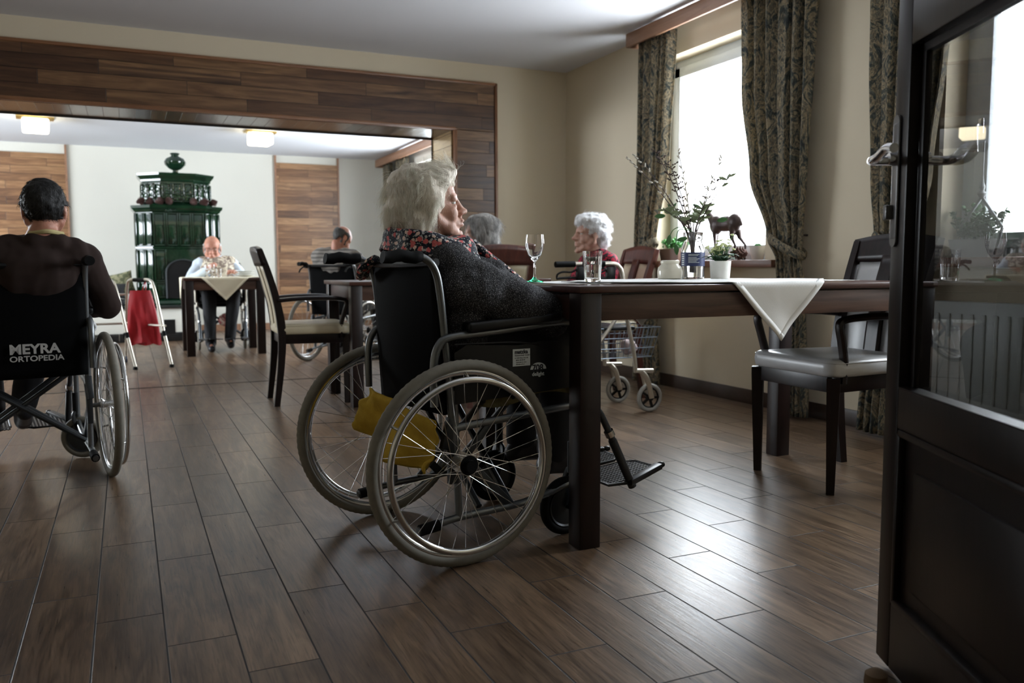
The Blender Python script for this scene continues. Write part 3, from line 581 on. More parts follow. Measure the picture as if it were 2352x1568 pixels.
def cloth(label, cx, cy, half, z, box, mat, name='tablecloth', seed=0, group=None, n=72):
    """square cloth turned 45 degrees, folded down past the table edges"""
    x0, x1, y0, y1 = box; g = G(); o = .006
    def fn(u, v):
        a, b = (u*2-1), (v*2-1); x = (a-b)*half/1.0*.5*1.0; y = (a+b)*half*.5; x *= 1.0; y *= 1.0; px, py = cx+x, cy+y; dz = 0
        w = noise.noise(Vector((px*7+seed, py*7, 0)))
        ox = max(0, px-x1)+max(0, x0-px); oy = max(0, py-y1)+max(0, y0-py)
        if px > x1: px = x1+o+.03*min(1, ox*4)*.3
        if px < x0: px = x0-o-.03*min(1, ox*4)*.3
        if py > y1: py = y1+o+.012*w*min(1, oy*8)
        if py < y0: py = y0-o-.010*abs(w+.4)*min(1, oy*8)-.004*math.sin(px*30)*min(1, oy*6)
        h = z+.0035+(.0035*(w+.6) if ox+oy < .002 else 0)
        return (px, py, h-ox-oy)
    g.grid(fn, n, n); r = g.obj(name, mat, solid=.0022, ang=70); tag(r, label, 'tablecloth', group); g = G()
    # hem: narrow raised border
    def hem(u, v):
        side = int(min(3.999, u*4)); t = u*4-side; e = .025*v
        a, b = [(t, e), (1-e, t), (1-t, 1-e), (e, 1-t)][side]; p = fn(a, b); q = Vector(p); nrm = Vector((0, -.0016, 0)) if p[1] < y0 else Vector((0, .0016, 0)) if p[1] > y1 else Vector((0, 0, .0015)); return tuple(q+nrm)
    g.grid(hem, 200, 1); g.obj('hem', mat, r, solid=.0003); return r
cloth('white cloth laid cornerwise on the large walnut table, corner hanging in front', 1.965, 2.575, .60, .80, (TX0-.3, TX1+.3, TY0, TY1), M_WHITE, n=96)
cloth('cream cloth hanging cornerwise off the small table before the stove', .875, 8.98, .60, .755, (.495, 1.255, 8.60, 9.36), M_CLCR)
cloth('white cloth on the table between the two women', 2.32, 5.60, .5, .775, (1.96, 2.68, 5.20, 6.00), M_WHITE)
# long lace runner lying under the cornered cloth
g = G(); g.grid(lambda u, v: (1.32+1.3*u, 2.45+.42*v+(.012*abs(math.sin(u*70)) if v in (0, 1) else 0)*(-1 if v == 0 else 1), .8015+.0015*noise.noise(Vector((u*9, v*4, 1)))), 120, 8); o = g.obj('table_runner', M_WHITE, solid=.0012); tag(o, 'thin lace-edged white runner lying along the large walnut table', 'table runner')

# ------------------------------------------------------------------ chairs (facing +x, origin between the legs)
def make_chair(label, pad, wood, group=None):
    t = thing('dining_armchair', label, 'chair', group=group)
    def rr(k, ins):                                   # rounded trapezoid outline of the seat
        out = []
        for (cx, cy, a0) in ((.175+ins*.0, .185, 0), (-.165, .150, 90), (-.165, -.150, 180), (.175, -.185, 270)):
            for q in range(7): a = R_(a0+15*q); out.append((cx+(.055-ins)*math.cos(a), cy+(.055-ins)*math.sin(a)))
        return out
    prof = [(.012, .444), (.003, .449), (0, .458), (-.003, .475), (0, .492), (.006, .503), (.018, .509), (.040, .511), (.054, .512)]
    g = G(); n = 28; vs = [(x, y, z) for ins, z in prof for x, y in rr(0, ins)]; fs = [(k*n+i, k*n+(i+1) % n, (k+1)*n+(i+1) % n, (k+1)*n+i) for k in range(len(prof)-1) for i in range(n)]
    fs += [tuple(range(n))[::-1], tuple((len(prof)-1)*n+i for i in range(n))]; g.add(vs, fs); s = g.obj('seat_cushion', pad, t, ang=60)
    g = G(); g.tube([(x, y, .497) for x, y in rr(0, -.0005)], .0016, 6, closed=True); g.obj('piping', pad, s)
    g = G(); g.bar((.20, -.19, .415), (.20, .19, .415), .022, .06); g.bar((-.19, -.16, .415), (-.19, .16, .415), .022, .06)
    for q in (-1, 1): g.bar((-.19, q*.175, .415), (.2, q*.21, .415), .022, .06, up=(0, 0, 1))
    g.obj('seat_frame', wood, t)
    for q in (-1, 1):
        g = G(); g.tube([(.205, q*.215, .44), (.205, q*.215, .40), (.20, q*.21, 0)], [.034, .033, .021], 4, flat=1); g.obj('front_leg', wood, t)
        pts = sm([(-.235, q*.185, 0), (-.205, q*.185, .25), (-.195, q*.185, .45), (-.215, q*.19, .62), (-.26, q*.195, .80), (-.315, q*.2, .965)], 5); g = G()
        for a, c in zip(pts, pts[1:]): pass
        ring = []; vs = []; fs = []
        for i, p in enumerate(pts):
            w = .048-.014*abs(p.z-.5)/.5; h = .040-.008*abs(p.z-.5)/.5
            for (dx, dy) in ((-w/2, -h/2), (w/2, -h/2), (w/2, h/2), (-w/2, h/2)): vs.append(p+Vector((dx, dy, 0)))
        for i in range(len(pts)-1):
            for j in range(4): fs.append((i*4+j, i*4+(j+1) % 4, i*4+4+(j+1) % 4, i*4+4+j))
        fs += [(3, 2, 1, 0), tuple(len(vs)-4+j for j in range(4))]; g.add(vs, fs); g.obj('back_leg', wood, t)
    def back(z): 
        k = [(.45, -.195), (.62, -.215), (.80, -.26), (.965, -.315)]
        for (a, x), (b_, y) in zip(k, k[1:]):
            if a <= z <= b_: return x+(y-x)*(z-a)/(b_-a)
        return k[-1][1]
    def strip(y0, y1, z0, z1, th, nm, mt, bow=.0, xo=0):
        g = G(); g.grid(lambda u, v: (back(z0+(z1-z0)*v)+xo-bow*math.sin(PI*u), y0+(y1-y0)*u, z0+(z1-z0)*v), 8, 10); o = g.obj(nm, mt, t, solid=th); return o
    strip(-.036, .036, .45, .90, .020, 'splat', wood, xo=.006)
    strip(-.168, -.034, .46, .875, .014, 'back_pad', pad, .008, -.008); strip(.034, .168, .46, .875, .014, 'back_pad', pad, .008, -.008)
    g = G(); g.grid(lambda u, v: (back(.88+.09*v)-.012*math.sin(PI*u)-.002, -.215+.43*u, .872+(.095+.022*math.sin(PI*u))*v), 14, 4); g.obj('top_rail', wood, t, solid=.034)
    for q in (-1, 1):
        g = G(); pts = sm([(-.215, q*.205, .655), (-.1, q*.225, .665), (.06, q*.24, .668), (.17, q*.235, .66), (.20, q*.232, .64), (.185, q*.228, .58), (.165, q*.222, .50), (.165, q*.218, .42)], 5)
        g.tube(pts, .019, 8, flat=.75); g.obj('armrest', wood, t)
    return t
CH = make_chair('dark armchair with cream seat facing right, left of the dark table', M_CREAM, M_CHW); CH.location = (1.06, 5.47, 0); CH.rotation_euler = (0, 0, R_(-2))
c2 = make_chair('dark armchair with grey seat tucked under the right end of the walnut table', M_GLTH, M_CHW); c2.location = (2.59, 2.53, 0); c2.rotation_euler = (0, 0, R_(178))
c3 = make_chair('dark red-brown chair seen from behind under the grey-haired woman', M_CREAM, M_CHW2); c3.location = (2.08, 4.93, 0); c3.rotation_euler = (0, 0, R_(84))
dup(c3, (2.82, 4.80, 0), R_(176), 'red-brown chair the white-haired woman in crimson sits on'); dup(CH, (-.62, 8.4, 0), R_(150), 'chair with pale back partly hidden behind the man in brown')
# ------------------------------------------------------------------ wheelchairs (facing +x, origin on the floor between the rear wheels)
def cyl(g, p, q, r, n=16, m=0): return g.tube([p, q], r, n, m=m)
def make_wheel(parent, y, s, tyre_mat=None):
    """rear wheel centred at (0,y,.298); s = outward side"""
    c = Vector((0, y, .298)); g = G(); prof = []
    N = 120; vs = []; fs = []; K = 8                      # rim: shallow box section
    g.tube(circle(c+Vector((0, 0, 0)), .268, 96), .0085, 10, closed=True, flat=1.5); cyl(g, c-Vector((0, .03, 0)), c+Vector((0, .03, 0)), .014); cyl(g, c+Vector((0, s*.024, 0)), c+Vector((0, s*.028, 0)), .03, 24); cyl(g, c+Vector((0, -s*.024, 0)), c+Vector((0, -s*.028, 0)), .03, 24)
    w = g.obj('rear_wheel', M_ALU, parent); g = G(); N = 180; K = 14; vs = []; fs = []
    for i in range(N):
        a = 2*PI*i/N
        for j in range(K):
            b = 2*PI*j/K; rr = .0155; out = math.cos(b); R = .283+rr*out*1.0+(.0016 if (i % 2 and out > .35) else 0)
            vs.append(c+Vector((R*math.cos(a), math.sin(b)*.0165, R*math.sin(a))))
    for i in range(N):
        for j in range(K): fs.append((i*K+j, i*K+(j+1) % K, ((i+1) % N)*K+(j+1) % K, ((i+1) % N)*K+j))
    g.add(vs, fs); g.obj('tyre', tyre_mat or M_TYRE, w)
    g = G(); g.tube(circle(c+Vector((0, s*.037, 0)), .246, 96), .0095, 12, closed=True)
    for i in range(6):
        a = 2*PI*(i+.5)/6; p = c+Vector((.262*math.cos(a), s*.008, .262*math.sin(a))); q = c+Vector((.247*math.cos(a), s*.035, .247*math.sin(a))); cyl(g, p, q, .004, 8)
    g.obj('handrim', M_ALU, w)
    g = G()
    for i in range(36):
        a = 2*PI*i/36; sd = 1 if i % 2 else -1; a2 = a+(1.15 if (i//2) % 2 else -1.15)
        p = c+Vector((.026*math.cos(a2), sd*.026, .026*math.sin(a2))); q = c+Vector((.261*math.cos(a), 0, .261*math.sin(a))); cyl(g, p, q, .00105, 6)
    g.obj('spokes', M_SPOKE, w)
    g = G(); cyl(g, c+Vector((0, s*.03, 0)), c+Vector((0, s*.045, 0)), .017, 16); g.lathe([(0, .001), (.028, 0), (.030, -.004)], 24, Matrix.Translation(c+Vector((0, s*.03, 0))) @ Matrix.Rotation(-s*PI/2, 4, 'X')); g.obj('hub_cap', M_RUB, w)
    return w
def make_wheelchair(label, brakes=False, swivel=(0, 0), tube=None, text=None, footrest=True, deco=False, tyre=None, legs_up=1.0, back='nylon'):
    tube = tube or M_STEEL; t = thing('wheelchair', label, 'wheelchair')
    for s in (-1, 1): make_wheel(t, s*.303, s, tyre)
    W_ = .235
    for s in (-1, 1):
        g = G(); y = s*W_; T = .0115
        g.tube(sm([(.0, y, .29), (-.005, y, .45), (-.022, y, .62), (-.038, y, .78), (-.052, y, .845), (-.078, y, .878), (-.12, y, .889), (-.21, y, .889)], 5), T, 12)          # back cane and push handle
        g.tube([(.002, y, .50), (.017, y, .118)], T, 12); g.tube(sm([(-.118, y, .100), (.017, y, .121), (.23, y, .13), (.40, y, .165), (.43, y, .21), (.43, y, .50)], 4), T, 12)
        g.tube([(.0, y, .468), (.43, y, .495)], T, 12); g.tube([(-.002, y, .389), (.43, y, .42)], T*1.1, 12)
        g.tube(sm([(-.066, y+s*.012, .46), (-.066, y+s*.012, .58), (-.050, y+s*.012, .635), (-.012, y+s*.012, .657), (.12, y+s*.012, .667), (.37, y+s*.012, .688), (.415, y+s*.012, .672), (.425, y+s*.012, .62), (.425, y+s*.012, .50)], 5), .012, 12)
        cyl(g, (0, y, .298), (0, s*.28, .298), .009)
        g.obj('side_frame', tube, t)
    g = G()
    for s in (-1, 1):
        y = s*W_; g.bar((.03, y, .30), (.20, y, .125), .012, .028); g.bar((.02, y, .28), (.13, y, .40), .010, .022); g.box((.0, y, .29), (.035, .022, .13), bev=.003); g.bar((-.03, y*1.01, .33), (-.005, y, .42), .02, .03)
    a, b = (.2, -.225, .135), (.2, .225, .47); g.tube([a, b], .011, 10); g.tube([(.216, .225, .135), (.216, -.225, .47)], .011, 10); g.tube([(.09, -.225, .14), (.09, .225, .46)], .010, 10); g.tube([(.105, .225, .14), (.105, -.225, .46)], .010, 10)
    for s in (-1, 1): cyl(g, (.04, s*.2, .475), (.42, s*.2, .492), .009)
    g.obj('cross_brace', M_DARKM, t)
    for s in (-1, 1):
        g = G(); g.tube([(-.112, s*W_, .101), (-.125, s*W_, .099), (-.05, s*W_, .108)][0:1]+[(-.05, s*W_, .108)], .017, 12); g.obj('tipping_lever_grip', M_RUB, t)
        g = G(); pts = [(-.105-.012*i, s*W_, .889-.003*math.sin(i)) for i in range(10)]; g.tube([(-.095, s*W_, .888)]+[(p[0], p[1], p[2]-.001) for p in pts], [.014]+[.0185 if i % 2 else .0168 for i in range(10)], 14); g.obj('push_handle', M_RUB, t)
        if brakes: g = G(); g.tube(sm([(-.10, s*W_, .87), (-.17, s*W_, .85), (-.21, s*W_, .815)], 4), .007, 8); g.box((-.1, s*W_, .868), (.03, .026, .04), bev=.006); g.obj('brake_lever', M_BLKP, t)
        g = G(); g.box((.20, s*(W_+.012), .693), (.33, .052, .030), Matrix.Rotation(-.06, 4, 'Y'), bev=.010, seg=3); g.obj('armrest_pad', M_BLKP, t)
        Mx = Matrix(((1, 0, 0, 0), (0, 0, 1, s*(W_+.010)), (0, 1, 0, 0), (0, 0, 0, 1)))
        g = G(); g.prism([(.0, .46), (.42, .48), (.42, .60), (.37, .625), (.30, .63), (.22, .622), (.04, .632), (.0, .61)], -.002, .002, Mx); g.tube(sm([(.0, s*(W_+.012), .635), (.20, s*(W_+.012), .632), (.29, s*(W_+.012), .618), (.33, s*(W_+.012), .59)], 5), .003, 6); sp = g.obj('side_panel', M_BLKP, t, smooth=False)
        if deco and s == -1:
            yy = -(W_+.0135); g = G(); g.box((.2275, yy, .585), (.062, .001, .052)); st = g.obj('sticker', M_STICK, sp, smooth=False); st['label'] = 'white sticker'
            text_on('matzka', .0165, (.203, yy-.0008, .597), (1, 0, 0), (0, 0, 1), 'sticker_text', M_INK, t, .0006).parent = sp
            for k, (tx, z, s_) in enumerate((('Rehatechnik GmbH', .5895, .0068), ('A-1230 Wien, Perf. 86', .582, .0052), ('0820 / 88 80 05', .5755, .0052), ('Tel.01/604 55 10-0', .569, .0048), ('office@matzka.at', .5635, .0044))): text_on(tx, s_, (.2035+.004*(k > 1), yy-.0008, z), (1, 0, 0), (0, 0, 1), 'sticker_text', M_INK, sp, 0)
            g = G(); g.prism([(.029*math.cos(a_)+.289, .021*math.sin(a_)+.545) for a_ in np.linspace(.0, PI, 20)], -.0006, .0006, Matrix(((1, 0, 0, 0), (0, 0, 1, yy), (0, 1, 0, 0), (0, 0, 0, 1)))); 
            g.v = [(v[0], v[1], .545+(v[2]-.545)*1.0) for v in g.v]; g.obj('logo_disc', M_STICK, sp, smooth=False)
            text_on('708', .027, (.266, yy-.0010, .541), (1, 0, 0), (0, 0, 1), 'logo_text', M_INK, sp, .0009)
            text_on('delight', .0165, (.2655, yy-.0008, .5255), (1, 0, 0), (0, 0, 1), 'logo_text', M_STICK, sp, .0004)
        # casters
        SW = Matrix.Translation((.43, s*.228, 0)) @ Matrix.Rotation(R_(swivel[s > 0]), 4, 'Z') @ Matrix.Translation((-.43, -s*.228, 0)); xc = .405
        g = G(); cyl(g, (.43, s*.228, .30), (.43, s*.228, .20), .014); g.tube(sm([(.43, s*.228, .21), (.43, s*.255, .19), (xc, s*.258, .095)], 4), .008, 8, flat=1.6); g.tube(sm([(.43, s*.228, .21), (.43, s*.2, .19), (xc, s*.198, .095)], 4), .008, 8, flat=1.6); cyl(g, (xc, s*.26, .095), (xc, s*.196, .095), .007); g.xf(SW); cf = g.obj('caster_fork', M_BLKP, t)
        g = G(); c = Vector((xc, s*.228, .096)); g.lathe([(.0, -.012), (.02, -.016), (.06, -.010), (.066, -.014), (.066, .014), (.06, .010), (.02, .016), (0, .012)], 36, Matrix.Translation(c) @ Matrix.Rotation(PI/2, 4, 'X'), m=1); g.tube(circle(c, .079, 48), .0155, 12, closed=True); g.xf(SW); g.obj('caster_wheel', [M_RUB if deco else M_TYRE, M_DARKM], cf)
        if footrest:
            f = legs_up; g = G(); g.tube(sm([(.43, s*W_, .45), (.47, s*W_, .44), (.52, s*.23, .40), (.562, s*.225, .354), (.69, s*.22, .115)], 5), .0115, 12); g.tube([(.60, s*.222, .285), (.69, s*.22, .115)], .0145, 12); cyl(g, (.582, s*.2235, .318), (.592, s*.2235, .30), .0165, m=1); hg = g.obj('footrest_hanger', [M_DARKM, M_ALU], t)
            g = G(); g.bar((.665, s*.228, .133), (.862, s*.160, .152), .032, .022, bev=.006); g.ell((.873, s*.156, .154), (.016, .014, .011)); g.tube([Vector((x, s*y, z)) for x, y, z in ((.60, .205, .128), (.665, .222, .130), (.85, .155, .148), (.845, .05, .148), (.80, .018, .143), (.66, .018, .132), (.60, .07, .128))], .0055, 8, closed=True)
            for i in range(17):
                x = .612+i*.0145; y1 = .205 if x < .66 else .225-(x-.665)*.36; g.bar((x, s*.02, .128+(x-.6)*.08), (x, s*y1, .128+(x-.6)*.08), .006, .004, bev=0)
            for i in range(13):
                y = .03+i*.014; x1 = min(.845, .665+(.225-y)/.36); g.bar((.602, s*y, .1285), (x1, s*y, .1285+(x1-.6)*.08), .006, .004, bev=0)
            g.obj('foot_plate', M_BLKP, hg)
    g = G(); g.grid(lambda u, v: (-.048+.06*(.875-(.43+.447*v))-.028*math.sin(PI*u)*math.sin(PI*min(1, .25+v*.6)), -.232+.464*u, .43+.447*v), 14, 14); bk = g.obj('backrest', M_BLK, t, solid=.012)
    g = G(); g.tube(sm([(-.052, -.24, .872), (-.075, -.1, .868), (-.078, 0, .868), (-.075, .1, .868), (-.052, .24, .872)], 5), .012, 8); g.obj('backrest_seam', M_BLKP, bk)
    g = G(); g.box((.21, 0, .487), (.43, .43, .012), Matrix.Rotation(-.06, 4, 'Y'), bev=.003); g.obj('seat_sling', M_BLK, t)
    g = G(); g.box((.22, 0, .520), (.42, .42, .055), Matrix.Rotation(-.06, 4, 'Y'), bev=.02, seg=4); g.obj('seat_cushion', M_CUSH, t)
    return t
def place(o, x, y, deg): o.location = (x, y, 0); o.rotation_euler = (0, 0, R_(deg)); return o
wc1 = place(make_wheelchair('black wheelchair with sticker on its side panel, carrying the woman in the floral collar', deco=True), .823, 2.51, 7)
# fleece pad hanging over the seat edge
g = G(); g.grid(lambda u, v: (.10+.34*u, -.215-.004*math.sin(u*20), .487+.02*u-.045*v-.012*math.sin(u*7)*v), 30, 4); p = g.obj('fleece_seat_pad', M_FLEECE, wc1, solid=.010); p['label'] = 'olive fleece edge'
wc2 = place(make_wheelchair('black wheelchair seen from behind under the man in brown', swivel=(62, 20), tyre=M_TYRE), -.39, 3.778, 99)
bk = [c for c in wc2.children if c.name.startswith('backrest')][0]
text_on('MEYRA', .052, (-.0700, .040, .530), (0, -1, .0), (-.06, 0, 1), 'backrest_lettering', M_PRINT, bk, .0018, 1.05); text_on('ORTOPEDIA', .030, (-.0670, .040, .500), (0, -1, 0), (-.06, 0, 1), 'backrest_lettering', M_PRINT, bk, .0006, 1.12)
wc4 = place(make_wheelchair('wheelchair of the bald man dining before the green stove', tube=M_WALK, tyre=M_TYREL), .90, 9.62, -92)
wc3 = place(make_wheelchair('wheelchair of the man in the grey striped shirt', brakes=True), 1.71, 7.57, 45)
# yellow towel hanging under the backrest of the near wheelchair
def towel(u, v):
    a = Vector((-.075, .215, .46))*(1-u)+Vector((-.075, -.25, .42))*u; b = Vector((-.10, .25, .32))*(1-u)+Vector((-.085, -.27, .275))*u
    p = a*(1-v)+b*v; n_ = noise.noise(Vector((u*5, v*4, 2))); n2 = noise.noise(Vector((u*16, v*6, 7))); return p+Vector((-.026*math.sin(u*11+v*2.5)*(.3+v)-.018*n_-.006*n2, 0, -.035*math.sin(PI*u)*v+.015*n_+.004*n2))
g = G(); g.grid(towel, 48, 24); tw = g.obj('towel', M_TOWEL, solid=.007); tw.location = (.823, 2.51, 0); tw.rotation_euler = (0, 0, R_(7)); tag(tw, 'mustard yellow terry towel hanging under the backrest of the near wheelchair', 'towel')
# ------------------------------------------------------------------ people
def frame_from(fwd, up=(0, 0, 1)):
    x = Vector(fwd).normalized(); y = Vector(up).cross(x).normalized(); z = x.cross(y); return Matrix((x, y, z)).transposed()
def hand(g, wrist, d, palm, side, curl=.5, s=1.0, grip=0):
    """palm + four unequal bent fingers + thumb leaving the side of the palm; d = direction, palm = palm normal"""
    d = Vector(d).normalized(); palm = Vector(palm); palm = (palm-d*palm.dot(d)).normalized(); ac = d.cross(palm)*side; w = Vector(wrist); Mr = Matrix((d, ac, palm)).transposed()
    g.ell(w+d*.045*s, (.050*s, .040*s, .016*s), Mr); g.cap(w-d*.02*s, .024*s, w+d*.02*s, .024*s)
    for i, (off, ln) in enumerate(((-.030, .88), (-.010, 1.0), (.011, .95), (.031, .76))):
        p = w+d*(.082-.006*abs(i-1.2))*s+ac*off*s; a = curl*.5+.06*i; r = .0090*s
        for k, seg in enumerate((.040, .026, .021)):
            q = p+(d*math.cos(a)+palm*math.sin(a))*seg*ln*s; g.cap(p, r, q, r*.9, 10); p = q; a += curl*.9; r *= .93
    p = w+d*.022*s-ac*.028*s; q = p+(d*.55-ac*.65+palm*.45).normalized()*.042*s; g.cap(p, .0125*s, q, .0105*s, 10); e = q+(d*.8-ac*.15+palm*.55).normalized()*.032*s; g.cap(q, .0105*s, e, .009*s, 10)
def head_parts(g, M, female=False, s=1.0, pout=0., ear=True, jowl=0.):
    i0 = len(g.v)
    g.ell((-.014, 0, .030), (.092, .073, .086)); g.ell((.030, 0, .034), (.056, .061, .060)); g.ell((.034, 0, -.030), (.053, .056, .078))
    for q in (-1, 1):
        g.ell((.052, q*.033, -.034), (.029, .027, .034)); g.cap((.0, q*.052, -.050), .024, (.060, q*.020, -.094), .021); g.cap((.080, q*.012, .021), .012, (.064, q*.046, .018), .012)
        g.ell((.0715, q*.031, .0085), (.0115, .020, .0060)); g.ell((.069, q*.031, -.0100), (.0115, .019, .0055)); g.ell((.100, q*.011, -.034), (.011, .0085, .0085))
        if ear: g.ell((-.008, q*.077, -.006), (.020, .007, .033), Matrix.Rotation(-.25, 3, 'Y')); g.ell((-.001, q*.076, -.034), (.010, .007, .012))
        if jowl: g.ell((.040, q*.034, -.078), (.028, .024, .026))
    g.ell((.078, 0, -.103), (.021, .024, .018)); g.cap((.084, 0, .012), .011, (.104, 0, -.022), .0105); g.ell((.112, 0, -.029), (.0135, .0125, .0115)); g.cap((.098, 0, -.040), .006, (.094, 0, -.054), .006)
    g.ell((.091+pout, 0, -.060), (.0125, .021, .0065)); g.ell((.089+pout*.9, 0, -.0745), (.0120, .018, .0070)); g.ell((.078, 0, -.066), (.018, .028, .020)); g.ell((.030, 0, -.085), (.040, .040, .028))
    g.xf(M @ Matrix.Scale(s, 4), i0)
def sculpt_head(me, M, s=1.0, old=True, seed=0):
    Mi = (M @ Matrix.Scale(s, 4)).inverted(); co, n = mesh_np(me); A = np.array(Mi); h = co@A[:3, :3].T+A[:3, 3]; d = np.zeros(len(co))
    face = (h[:, 0] > 0) & (h[:, 2] > -.13) & (h[:, 2] < .12) & (np.abs(h[:, 1]) < .09)
    def gs(c, w, amp): 
        q = ((h-np.array(c))/np.array(w))**2; return amp*np.exp(-q.sum(1))
    for q in (-1, 1):
        d += gs((.078, q*.030, .0005), (.016, .016, .0040), -.0070)                 # eye slit
        d += gs((.078, q*.014, .004), (.012, .007, .012), -.0040); d += gs((.108, q*.0065, -.0405), (.006, .004, .004), -.004)
        d += gs((.088, q*.026, -.052), (.01, .006, .018), -.0025) if old else 0       # nasolabial fold
        d += gs((.075, q*.030, -.021), (.012, .016, .004), -.002) if old else 0      # under-eye crease
    d += gs((.100, 0, -.0672), (.03, .024, .0022), -.0035); d += gs((.092, 0, -.088), (.02, .02, .005), -.003)
    if old:
        w = np.array([noise.noise(Vector((c[0]*60+seed, c[1]*60, c[2]*160))) for c in h[face]]); dd = np.zeros(len(co)); dd[face] = w*.0011; d += dd
        fore = np.exp(-((h[:, 2]-.05)/.022)**2)*(h[:, 0] > .04); d += fore*np.sin(h[:, 2]*520)*.0006
    np_set(me, co+n*(d*s)[:, None])
def eyes(M, s, parent):
    for q in (-1, 1):
        g = G(); g.ell((.0640, q*.0305, 0), .0125, seg=24); gz = Vector((.93, -.36, -.02)).normalized(); g.ell(Vector((.0640, q*.0305, 0))+gz*.0072, (.0060, .0060, .0060), gz.to_track_quat('Z', 'Y').to_matrix(), seg=18, m=1); g.xf(M @ Matrix.Scale(s, 4)); g.obj('eye', [M_EYEW, M_IRIS], parent)
def glasses(M, s, parent, mat=None):
    g = G()
    for q in (-1, 1): g.tube(sm([(.100+.0*i, q*(.031+.022*math.cos(a)), .002+.017*math.sin(a)) for i, a in enumerate(np.linspace(0, 2*PI, 13)[:-1])], 3, True), .0014, 6, closed=True); g.tube([(.099, q*.053, .006), (.07, q*.078, .006), (-.005, q*.082, .004)], .0013, 6)
    g.tube(sm([(.100, -.009, .005), (.106, 0, .009), (.100, .009, .005)]), .0013, 6); g.xf(M @ Matrix.Scale(s, 4)); g.obj('glasses', mat or M_BRASS, parent)
def headM(pos, yaw=0, pitch=0, roll=0):
    return Matrix.Translation(Vector(pos)) @ Matrix.Rotation(R_(yaw), 4, 'Z') @ Matrix.Rotation(R_(-pitch), 4, 'Y') @ Matrix.Rotation(R_(roll), 4, 'X')
def shell(me, M, s, pred, off, name, mat, parent, nz=.0, label=None):
    """hair lying close to the scalp: the skin surface where pred holds, pushed outwards and closed"""
    Mi = (M @ Matrix.Scale(s, 4)).inverted(); co, n = mesh_np(me); keep = [pred(Mi @ Vector(c)) for c in co]; b = bmesh.new(); b.from_mesh(me); b.verts.ensure_lookup_table()
    bmesh.ops.delete(b, geom=[v for v in b.verts if not keep[v.index]], context='VERTS'); b.normal_update()
    for v in b.verts: v.co += v.normal*(off+nz*noise.noise(v.co*70))
    out = bpy.data.meshes.new(name); b.to_mesh(out); b.free(); o = blob_obj(name, out, mat, parent, label); md = o.modifiers.new('t', 'SOLIDIFY'); md.thickness = off*1.2; md.offset = -1; return o
def strands(name, mat, parent, root_fn, flow_fn, n, length, w, curl, seed=1, steps=9, lift=.25, label=None):
    rnd = random.Random(seed); vs = []; fs = []
    for i in range(n):
        p, nr = root_fn(rnd); p = Vector(p); nr = Vector(nr); L = length*rnd.uniform(.5, 1.25); ph = rnd.uniform(0, 6.28); fr = rnd.uniform(.7, 1.4)*curl[1]; am = curl[0]*rnd.uniform(.4, 1.4); st = L/steps; pts = []; lf = lift*rnd.uniform(.1, 1.6)
        for k in range(steps+1):
            f = flow_fn(p, nr); f = (f-nr*f.dot(nr)*.9); f.normalize(); sd = f.cross(nr)
            t = k/steps; q = p+sd*am*math.sin(ph+fr*t*6.28)*min(1, t*3)+nr*am*math.cos(ph+fr*t*6.28)*.7*min(1, t*3); pts.append(q); p = p+f*st+nr*st*lf*(1-t*1.2)
        base = len(vs)
        for k, q in enumerate(pts):
            d = (pts[min(k+1, steps)]-pts[max(0, k-1)]).normalized(); a = d.cross(nr); 
            if a.length < 1e-4: a = Vector((1, 0, 0))
            a.normalize(); bb = d.cross(a); ww = w*(1-.75*k/steps)
            for j in range(3): an = 2.094*j; vs.append(q+(a*math.cos(an)+bb*math.sin(an))*ww)
        for k in range(steps):
            for j in range(3): c0 = base+k*3; fs.append((c0+j, c0+(j+1) % 3, c0+3+(j+1) % 3, c0+3+j))
    g = G(); g.add(vs, fs); return g.obj(name, mat, parent, ang=180, label=label)
